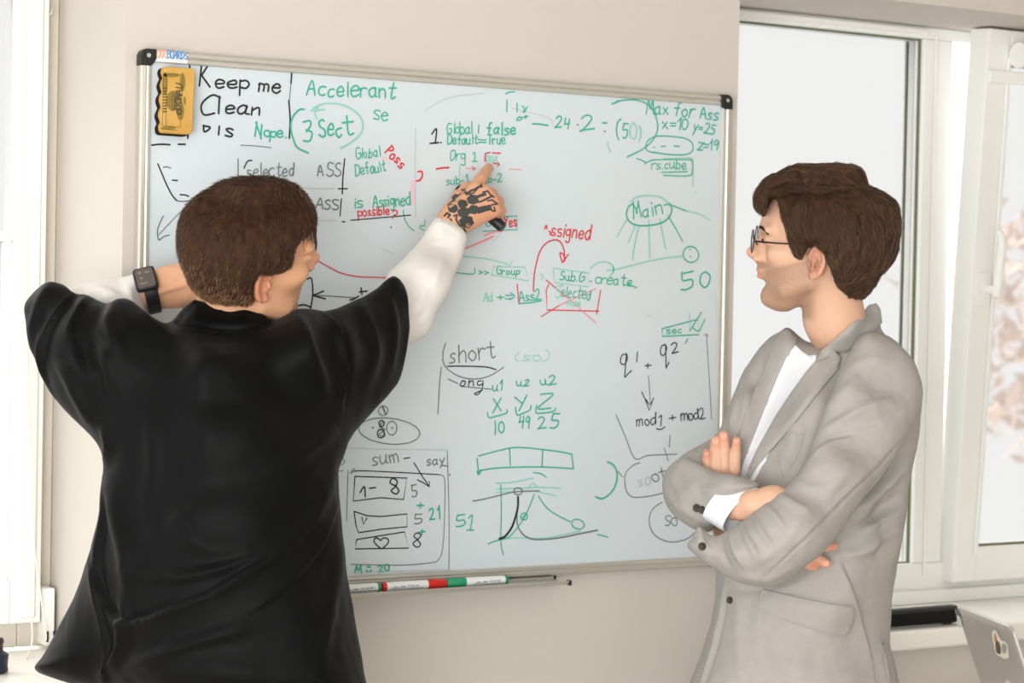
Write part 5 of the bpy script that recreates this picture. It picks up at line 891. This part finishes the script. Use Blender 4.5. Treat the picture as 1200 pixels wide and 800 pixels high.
inflate(vn, [(1012, 392), (1036, 391), (1058, 406), (1074, 430), (1081, 462), (1070, 498), (1037, 552), (1006, 592), (978, 632), (952, 659), (922, 680), (892, 687), (860, 680), (833, 664), (806, 642), (811, 630), (819, 616), (838, 628), (866, 612), (886, 596), (906, 580), (930, 560), (952, 518), (970, 472), (988, 425)], [(1045, 430, 3.75, .065), (1010, 500, 3.70, .07), (970, 570, 3.64, .075), (930, 630, 3.585, .075), (880, 645, 3.58, .065), (830, 640, 3.615, .05)], .062, .01)
V, Q = vn.nets(); Q = outside(V, Q); V = relax(V, Q, 2)
nf = [([(950, 520), (975, 500), (1010, 480), (1050, 468)], 7, 5, 'r'), ([(952, 535), (972, 520), (1000, 512)], 5, 5, 's'), ([(960, 500), (980, 470), (1010, 440)], 8, 4, 'r'), ([(985, 450), (1010, 425), (1045, 420)], 8, 3, 'r'), ([(1066, 504), (1030, 545), (985, 590), (930, 645), (896, 676)], 1.6, -2.2, 'r'), ([(1066, 500), (1028, 540), (983, 585), (928, 640), (894, 671)], 5, 1.6, 'r'),
 ([(870, 613), (876, 632), (890, 655)], 4, 5, 'r'), ([(883, 602), (892, 622), (905, 640)], 4, 5, 'r'), ([(897, 592), (910, 606), (920, 622)], 4, 4, 'r'), ([(858, 618), (860, 640), (872, 664)], 4, 4, 'r'), ([(846, 626), (846, 645), (856, 668)], 4, -3, 'r'), ([(912, 580), (930, 592), (948, 600)], 6, 4, 'r'), ([(930, 565), (955, 572), (980, 568)], 7, 3, 'r'), ([(940, 610), (915, 640), (880, 660)], 8, 3, 'r'), ([(1000, 540), (970, 580), (940, 605)], 10, 3, 'r'), ([(820, 618), (824, 640), (838, 664)], 2.4, 2.5, 's'), ([(1010, 500), (1035, 490), (1062, 480)], 7, -3, 'r'), ([(860, 672), (900, 678), (940, 660)], 5, 2, 'r')]
V = brush(V, Q, [(a, b*.85, c*1.6, d) for a, b, c, d in nf]); N = normals(V, Q); V = V+N*(vnoise(V, 24, 6)*.0024+vnoise(V, 70, 1)*.0007)[:, None]; N2 = (V, Q); bvh_n = bvh_of(N2); bvh_a = bvh_of(A2)
soft('blazer_near_sleeve', V, Q, M_lin, P2)
# t-shirt, lapels, collar, pockets
patch('t_shirt', P2, M_tee, [(933, 407), (940, 412), (947, 417), (955, 417), (958, 424), (950, 440), (932, 470), (914, 505), (898, 540), (882, 566), (866, 562), (872, 540), (886, 505), (898, 474), (912, 440), (922, 418), (929, 408)], bvh_t, .003, .004, 4, False, 4)
patch('neckline_band', P2, M_tee, [(932, 404), (940, 411.5), (948, 416.5), (955, 415.5), (957, 416), (956, 420.5), (947, 422), (937, 416), (929, 408)], bvh_t, .0055, .004, 2.5, False, 2, .002)
patch('far_lapel', P2, M_lin, [(916, 387), (925, 386), (934, 396), (930, 408), (918, 432), (903, 466), (890, 500), (876, 540), (868, 560), (860, 556), (864, 520), (872, 490), (886, 452), (900, 420), (908, 400)], bvh_t, .010, .006, 4, False, 4, .004)
patch('near_lapel', P2, M_lin, [(966, 420), (978, 411), (986, 419), (982, 432), (960, 458), (935, 490), (908, 522), (888, 545), (878, 562), (874, 556), (886, 528), (908, 488), (928, 458), (944, 436), (956, 422)], bvh_t, .0125, .006, 4, False, 4, .004)
patch('collar', P2, M_lin, [(1018, 357), (1027, 355), (1032, 362), (1034, 378), (1022, 390), (1006, 403), (992, 412), (979, 412), (970, 421), (961, 428), (955, 423), (962, 411), (976, 399), (990, 387), (1006, 372)], bvh_tb, .012, .007, 3.5, False, 6, .004)
patch('chest_pocket', P2, M_lin, [(914, 492), (928, 494), (944, 497), (943, 509), (927, 507), (910, 505)], bvh_t, .0035, .004, 3, False, 2, .0015)
patch('pocket_flap', P2, M_lin, [(893, 690), (930, 699), (965, 706), (1000, 712), (1002, 720), (997, 738), (990, 745), (972, 742), (940, 732), (905, 720), (892, 713), (889, 705)], bvh_t, .008, .006, 4, False, 3, .003)
patch('back_vent_flap', P2, M_lin, [(1036, 752), (1043, 760), (1048, 780), (1056, 812), (1048, 830), (1040, 800), (1034, 770)], bvh_t, .008, .006, 3, False, 3, .002, fill=3.80)
M_thr = mat('grey_thread', 'a09b97', .9, .1)
for P_ in ([(914, 492), (911, 530), (918, 560)], [(944, 497), (938, 525), (926, 548)], [(890, 694), (930, 696), (1000, 709)]):
    MB().tube([c2w(cf(u, v, (cast(bvh_t, u, v) or 3.7)-.0004))[0] for u, v in crom(P_, 6)], .0007, 6).build('seam', M_thr, P2, smooth=True)
MB().tube([c2w(cf(u, v, (cast(bvh_n, u, v) or 3.6)-.0003))[0] for u, v in crom([(1062, 508), (1030, 546), (985, 590), (930, 644), (898, 674)], 8)], .0007, 6).build('seam', M_thr, P2, smooth=True)
M_btn = mat('horn_button', '3a302b', .35, .5, var=.3, vscale=200)
def button(u, v, bv, r, ax_=(0, 0, -1), parent=P2):
    z = cast(bv, u, v) or 3.6; c = cf(u, v, z-.0012); a = np.array(ax_, float); a /= np.linalg.norm(a); MB().tube([c2w(c-a*.001)[0], c2w(c+a*.0016)[0], c2w(c+a*.0030)[0], c2w(c+a*.0024)[0]], [r*.95, r, r*.85, r*.55], 16).build('button', M_btn, parent, smooth=True)
for u, v, bv, r in ((816.5, 595, bvh_a, .0068), (822.5, 597, bvh_a, .0066), (823, 640, bvh_n, .0068), (855.5, 703, bvh_t, .0062)): button(u, v, bv, r, (-.5, 0, -.85))
# cuff of the near sleeve folds open, white cuff of the far sleeve
patch('sleeve_placket', P2, M_lin, [(819, 617), (806, 641), (815, 650), (832, 662), (836, 650), (828, 634)], bvh_n, .004, .004, 3, False, 2, .002)
def cuff(c, e1, e2, axv, t0, t1, m, name, th=.0018):
    R_ = []
    for t, s_ in ((t0, 1), (t1, 1.0), (t1, .94), (t0, .94)): R_.append([c2w(c+axv*t+e1*math.cos(a)*s_+e2*math.sin(a)*s_)[0] for a in np.linspace(0, 2*math.pi, 32, endpoint=False)])
    return MB().rings(R_, close=True).build(name, m, P2, smooth=True)
k_ = 3.62/FPX; ax_f = np.array([.72, -.42, -.52]); ax_f /= np.linalg.norm(ax_f)
e1 = np.array([.74, .67, 0])*36*k_; e1 -= ax_f*(e1@ax_f)*.35; e2 = np.cross(ax_f, e1); e2 = e2/np.linalg.norm(e2)*.031
cuff(cf(858, 591, 3.632), e1*.93, e2, ax_f, -.02, .021, M_tee, 'shirt_cuff')
# hair
ho2 = [(885, 236), (888, 221), (896, 211), (914, 203), (928, 196), (944, 191.5), (962, 191), (980, 188.5), (1001, 192), (1014, 199), (1026, 209), (1041, 221), (1051, 232), (1056, 246), (1056, 262), (1054, 280), (1050, 302), (1042, 318), (1034, 329), (1024, 340), (1014, 347), (1000, 350), (990, 345), (982, 336), (977, 322), (972, 309), (965, 296), (955, 288), (946, 290), (941, 300), (936, 303), (931, 296), (926, 288), (922, 272), (917, 256), (913, 240), (908, 231), (901, 232), (896, 242), (893, 248), (888, 244)]
vh = hair_volume(H2, ho2, .003, .026, .046, 3.75, .1, ((-.058, 0, -.01), (-.048, 0, -.075), .062, .056))
vq = Vol(cf(875, 262, 3.62), cf(935, 180, 3.80), .003); inflate(vh, [(884, 238), (888, 221), (898, 209), (916, 202), (935, 196), (940, 214), (925, 224), (908, 226), (900, 232), (896, 243), (893.5, 249), (888, 245)], [(890, 235, 3.71, .02), (905, 213, 3.71, .045), (930, 208, 3.72, .06)], .022, .015)
V, Q = vh.nets(); Q = outside(V, Q); V = relax(V, Q, 2)
hf = [([(914, 221), (940, 222), (968, 222), (1000, 221)], 3.5, -7, 's'), ([(892, 214), (915, 209), (945, 213), (975, 220), (1000, 226), (1030, 244)], 6, 5, 'r'), ([(900, 205), (930, 200), (965, 204), (1000, 215), (1035, 236)], 5, 4, 'r'), ([(1000, 222), (1030, 240), (1048, 262), (1052, 285)], 6, 5, 'r'), ([(940, 232), (930, 250), (932, 280)], 5, 3, 'r'), ([(975, 226), (968, 250), (970, 280), (980, 310)], 6, 3, 'r'), ([(1000, 228), (1000, 260), (1004, 300)], 7, 3, 'r'), ([(1030, 250), (1034, 280), (1026, 320)], 6, 3, 'r'), ([(955, 228), (948, 255), (950, 280)], 4, 3, 'r')]
V = brush(V, Q, [(a, b*.8, c*1.5, d) for a, b, c, d in hf]); N = normals(V, Q); V = V+N*(vnoise(V*np.array([1, .35, 1]), 120, 2)*.003)[:, None]
hair2 = soft('hair', V, Q, M_hair2, P2); M_str2 = strand_mat('chestnut_hair_strand', '4c3526', '2a1b13', '6f5038')
def fl2(u, v, p):
    if v < 224-.0*(u-915): return (1.0, .10+.010*max(0, u-960)+(.0 if u > 905 else -.9), -.15) if u > 905 else (-.25, 1.0, 0)
    a = max(0, min(1, (u-930)/110)); return (.25+.1*a, 1.0, -.05) if u < 990 else (.25-.9*max(0, min(1, (v-280)/50)), 1.0, 0)
strands('hair_strands', hair2, M_str2, V, Q, 16000, fl2, .05, .0035, .00042, 7, jit=.11)
# glasses
GLS = empty('eyeglasses', tuple(c2w(H2.p(.105, 0, .02))[0]), 'thin dark round eyeglasses worn by the person in the grey blazer', 'glasses'); M_wire = mat('dark_wire', '3b302a', .3, .5, metal=.6)
gx = .1085
for sg in (1, -1):
    C_ = lambda t, r=.0235, dx=0: c2w(H2.p(gx+dx, sg*(.033+r*math.cos(t)), .016+r*.93*math.sin(t)))[0]
    b = MB(); T_ = np.linspace(0, 2*math.pi, 33)[:-1]; R_ = [C_(t) for t in T_]; b.tube(R_+[R_[0], R_[1]], .0008, 8, False); b.build('rim', M_wire, GLS, smooth=True)
    MB().add([C_(t, .0232) for t in T_]+[C_(t, .0232, -.0012) for t in T_], [tuple(range(32)), tuple(range(63, 31, -1))]+[(k, 32+k, 32+(k+1) % 32, (k+1) % 32) for k in range(32)]).build('lens', M_glass, GLS)
    MB().tube([c2w(H2.p(*q))[0] for q in ((gx-.005, sg*.0565, .019), (gx-.010, sg*.066, .020), (.060, sg*.0765, .020), (.012, sg*.0815, .021), (-.012, sg*.083, .019), (-.028, sg*.082, .004))], [.0014, .0016, .0014, .0014, .0014, .0014], 8).build('temple', M_wire, GLS, smooth=True)
    MB().tube([c2w(H2.p(*q))[0] for q in ((gx-.002, sg*.010, .012), (gx-.008, sg*.008, .006))], [.0008, .0022], 8).build('nose_pad', M_wire, GLS, smooth=True)
MB().tube([c2w(H2.p(*q))[0] for q in ((gx, .0105, .018), (gx+.003, 0, .022), (gx, -.0105, .018))], .0012, 8).build('bridge', M_wire, GLS, smooth=True)
legs(P2, c2[0], c2[1], .82, CF[0]*.2-CR[0]*.9, CF[1]*.2-CR[1]*.9, .11, mat('navy_trousers', '2b3350', .8, .2, bump=.15, bscale=600), mat('brown_leather', '4a3426', .4, .5))
# ------------------------------------------------------------------ on the sills and below
SB = empty('speaker_bar', tuple(onY(1060, 738, .05)*np.array([1, 1, 0])+np.array([0, 0, SILL_R])), 'black bar shaped box lying on the right window sill behind the grey blazer', 'speaker')
xa, xb = onY(1010, 735, .03)[0], onY(1124, 733, .03)[0]; hb = onY(1080, 711, .03)[2]-SILL_R-.001
MB().box(xa, xb, .022, .055, SILL_R+.002, SILL_R+hb).build('body', M_dark, SB, bevel=.012, seg=4)
b = MB(); b.box(xa+.01, xb-.01, .0195, .023, SILL_R+.006, SILL_R+hb-.008); b.build('front_grille', mat('speaker_mesh', '151617', .8, .2, bump=.5, bscale=900), SB, bevel=.001)
for x in (xa+.03, xb-.04): MB().box(x, x+.02, .03, .05, SILL_R, SILL_R+.003).build('foot', M_dark, SB)
# laptop, standing open on a table below the frame
M_lap = mat('silver_metal', 'c4c0ba', .35, .5, metal=.5, bump=.03, bscale=900); M_edge = mat('teal_edge', '5d6e70', .35, .5, metal=.3)
LP0, LP1 = at(1119, 709, 4.177), at(1184.5, 735, 3.905); ed = (LP1-LP0)*np.array([1, 1, 0]); LW = np.linalg.norm(ed); ed /= LW
nb_ = np.array([-ed[1], ed[0], 0]); nb_ = nb_ if nb_@(CAM-LP0) > 0 else -nb_            # the lid's back faces the room
ztop = (LP0[2]+LP1[2])/2; an = math.radians(20); LH = .212; dn = -np.array([0, 0, 1])*math.cos(an)-nb_*math.sin(an); nl = nb_*math.cos(an)-np.array([0, 0, 1])*math.sin(an)*-1
nl = np.cross(ed, dn); nl = nl if nl@nb_ > 0 else -nl
top = np.array([LP0[0], LP0[1], ztop]); LT = lambda x, y, d=0: top+ed*x+dn*y+nl*d
hinge = LT(LW/2, LH); tz0 = hinge[2]-.018
LAP = empty('laptop', tuple(hinge*np.array([1, 1, 0])+np.array([0, 0, tz0])), 'silver laptop with white edged sticker on its lid, standing open at lower right', 'laptop')
def rrect(x0, x1, y0, y1, r, n=6):
    o = []
    for cx_, cy_, a0 in ((x1-r, y0+r, -90), (x1-r, y1-r, 0), (x0+r, y1-r, 90), (x0+r, y0+r, 180)): o += [(cx_+r*math.cos(a), cy_+r*math.sin(a)) for a in np.radians(a0+np.linspace(0, 90, n))]
    return o
R_ = []
for g, d in ((.004, -.0065), (.001, -.006), (0, -.003), (.001, -.001), (.004, 0.0003), (.012, .0012), (.03, .0018)): R_.append([LT(x, y, d) for x, y in rrect(g, LW-g, g, LH-g, .014)])
MB().rings(R_).build('lid', M_lap, LAP, smooth=True)
MB().prism([LT(x, y, -.0068) for x, y in rrect(.008, LW-.008, .008, LH-.012, .006)], nl*-.0004).build('screen', M_dark, LAP)
fwd_ = -nb_; bs = []
for g, z_ in ((.004, 0), (0, .004), (0, .010), (.003, .013)): bs.append([np.array([hinge[0], hinge[1], tz0])+ed*(x-LW/2)+fwd_*y+np.array([0, 0, z_]) for x, y in rrect(g, LW-g, -.002+g, .21-g, .014)])
MB().rings(bs).build('base', M_lap, LAP, smooth=True)
b = MB(); b.tube([LT(.02, LH, -.003), LT(LW-.02, LH, -.003)], .0062, 12); b.build('hinge', M_edge, LAP, smooth=True)
def lidpx(u, v):
    d = ray(u, v); t = ((top-CAM)@nl)/(d@nl); q = CAM+d*t-top; return q@ed, q@dn
def sticker(pts, m, name, d, sm=True):
    P = crom(pts, 4, True) if sm else pts; q = [LT(*lidpx(*p), d) for p in P]; c = np.mean(q, 0); b = MB(); b.add(q+[c], [(i, (i+1) % len(q), len(q)) for i in range(len(q))]); return b.build(name, m, LAP)
sticker([(1164, 740), (1168, 737.5), (1171, 742), (1173.5, 747), (1176, 750), (1180, 751), (1183, 756), (1183.5, 763), (1184, 769), (1180, 771), (1176, 770), (1173, 768), (1169.5, 766), (1167, 761), (1166, 754), (1164.5, 747)], mat('sticker_white', 'ebe6d8', .5, .3), 'sticker', .0026)['label'] = 'white edged sticker'
sticker([(1167, 741), (1169, 744), (1170, 749), (1169.5, 752), (1167, 750)], mat('sticker_orange', 'd08a3c', .5, .3), 'sticker', .0029)
sticker([(1168.5, 751), (1172, 751), (1174, 757), (1174.5, 764), (1172.5, 765.5), (1169, 762)], mat('sticker_brown', '6d5a48', .5, .3), 'sticker', .0029)
sticker([(1176, 754), (1180, 754), (1181.5, 760), (1179, 765), (1175.5, 761)], mat('sticker_grey', 'a8aaa2', .5, .3), 'sticker', .0029)
sticker([(1120.5, 713), (1123, 714), (1126, 719), (1127.5, 724), (1125, 729), (1122.5, 724)], M_edge, 'sticker', .0026)['label'] = 'small teal patch added for the reflection at the lid corner'  # teal patch painted to stand for a reflection on the rounded corner
sticker([(1123, 721), (1125.5, 721), (1128, 726), (1129, 733), (1126, 735), (1123.5, 729)], mat('mint_reflection', 'd5e0d6', .5, .3), 'sticker', .0028)  # pale part of the reflection painted at the lid corner
sticker([(1180, 797), (1183, 796), (1186, 799), (1187, 806), (1181, 806)], mat('sticker_pale', 'e6e2da', .5, .3), 'sticker', .0026)
TB = empty('side_table', (hinge[0], hinge[1], 0), 'plain white table carrying the silver laptop', 'table'); tc_ = np.array([hinge[0], hinge[1], 0])+fwd_*.12
Tq = lambda x, y, z: tc_+ed*x+fwd_*y+np.array([0, 0, z])
MB().prism([Tq(x, y, tz0-.025) for x, y in rrect(-.26, .26, -.2, .2, .02)], (0, 0, .0249)).build('tabletop', M_sill, TB, bevel=.003)
for x in (-.22, .22):
    for y in (-.16, .16): MB().tube([Tq(x, y, 0), Tq(x, y, tz0-.025)], [.014, .018], 12).build('leg', M_alu, TB, smooth=True)
# left sill: a small dark jar at the very edge and two blind cords
M_mar = mat('maroon_glass', '3a1418', .2, .6); M_navy = mat('navy_label', '1b2434', .4, .4)
oc = onY(-6, 783, .10); zs_ = SILL_L; k1 = 3.75/FPX
JR = empty('bottle', (oc[0], oc[1], zs_), 'small dark maroon bottle with navy body at the left edge of the picture', 'bottle')
def lathe(c, prof, n=20): return [[(c[0]+r*math.cos(a), c[1]+r*math.sin(a), z) for a in np.linspace(0, 2*math.pi, n, endpoint=False)] for r, z in prof]
MB().rings(lathe(oc, [(.016, zs_), (.0215, zs_+.003), (.0205, zs_+.012), (.0215, zs_+.026), (.022, zs_+.030), (.014, zs_+.036)])).build('body', M_navy, JR, smooth=True)
MB().rings(lathe(oc, [(.0135, zs_+.033), (.0125, zs_+.046), (.0145, zs_+.052), (.012, zs_+.058), (.004, zs_+.060)])).build('neck', M_mar, JR, smooth=True)
M_cord = mat('cream_cord', 'efeadb', .7, .2)
def cord(pts, label, r=.0016):
    z_ = [onY(u, v, y) for u, v, y in pts]; o = MB().tube([tuple(p) for p in crom(z_, 6)], r, 8).build('blind_cord', M_cord, None, smooth=True); return tag(o, label, 'cord', 'blind cords at the left window')
cord([(30, -40, .27), (30.5, 150, .27), (32, 350, .272), (33, 446, .27), (36.5, 544, .268), (39, 620, .27), (42, 656, .27), (49.5, 710, .275), (54, 745, .275), (52, 752, .27)], 'cream blind cord hanging nearest the pier, ending by the hinge cover')
cord([(26, -40, .25), (26, 300, .25), (27, 560, .25), (28.5, 635, .25), (36, 710, .25), (37.5, 752, .24), (30, 773, .20), (21, 787, .14), (12, 796, .10)], 'cream blind cord hanging left of the other, curling onto the left sill')
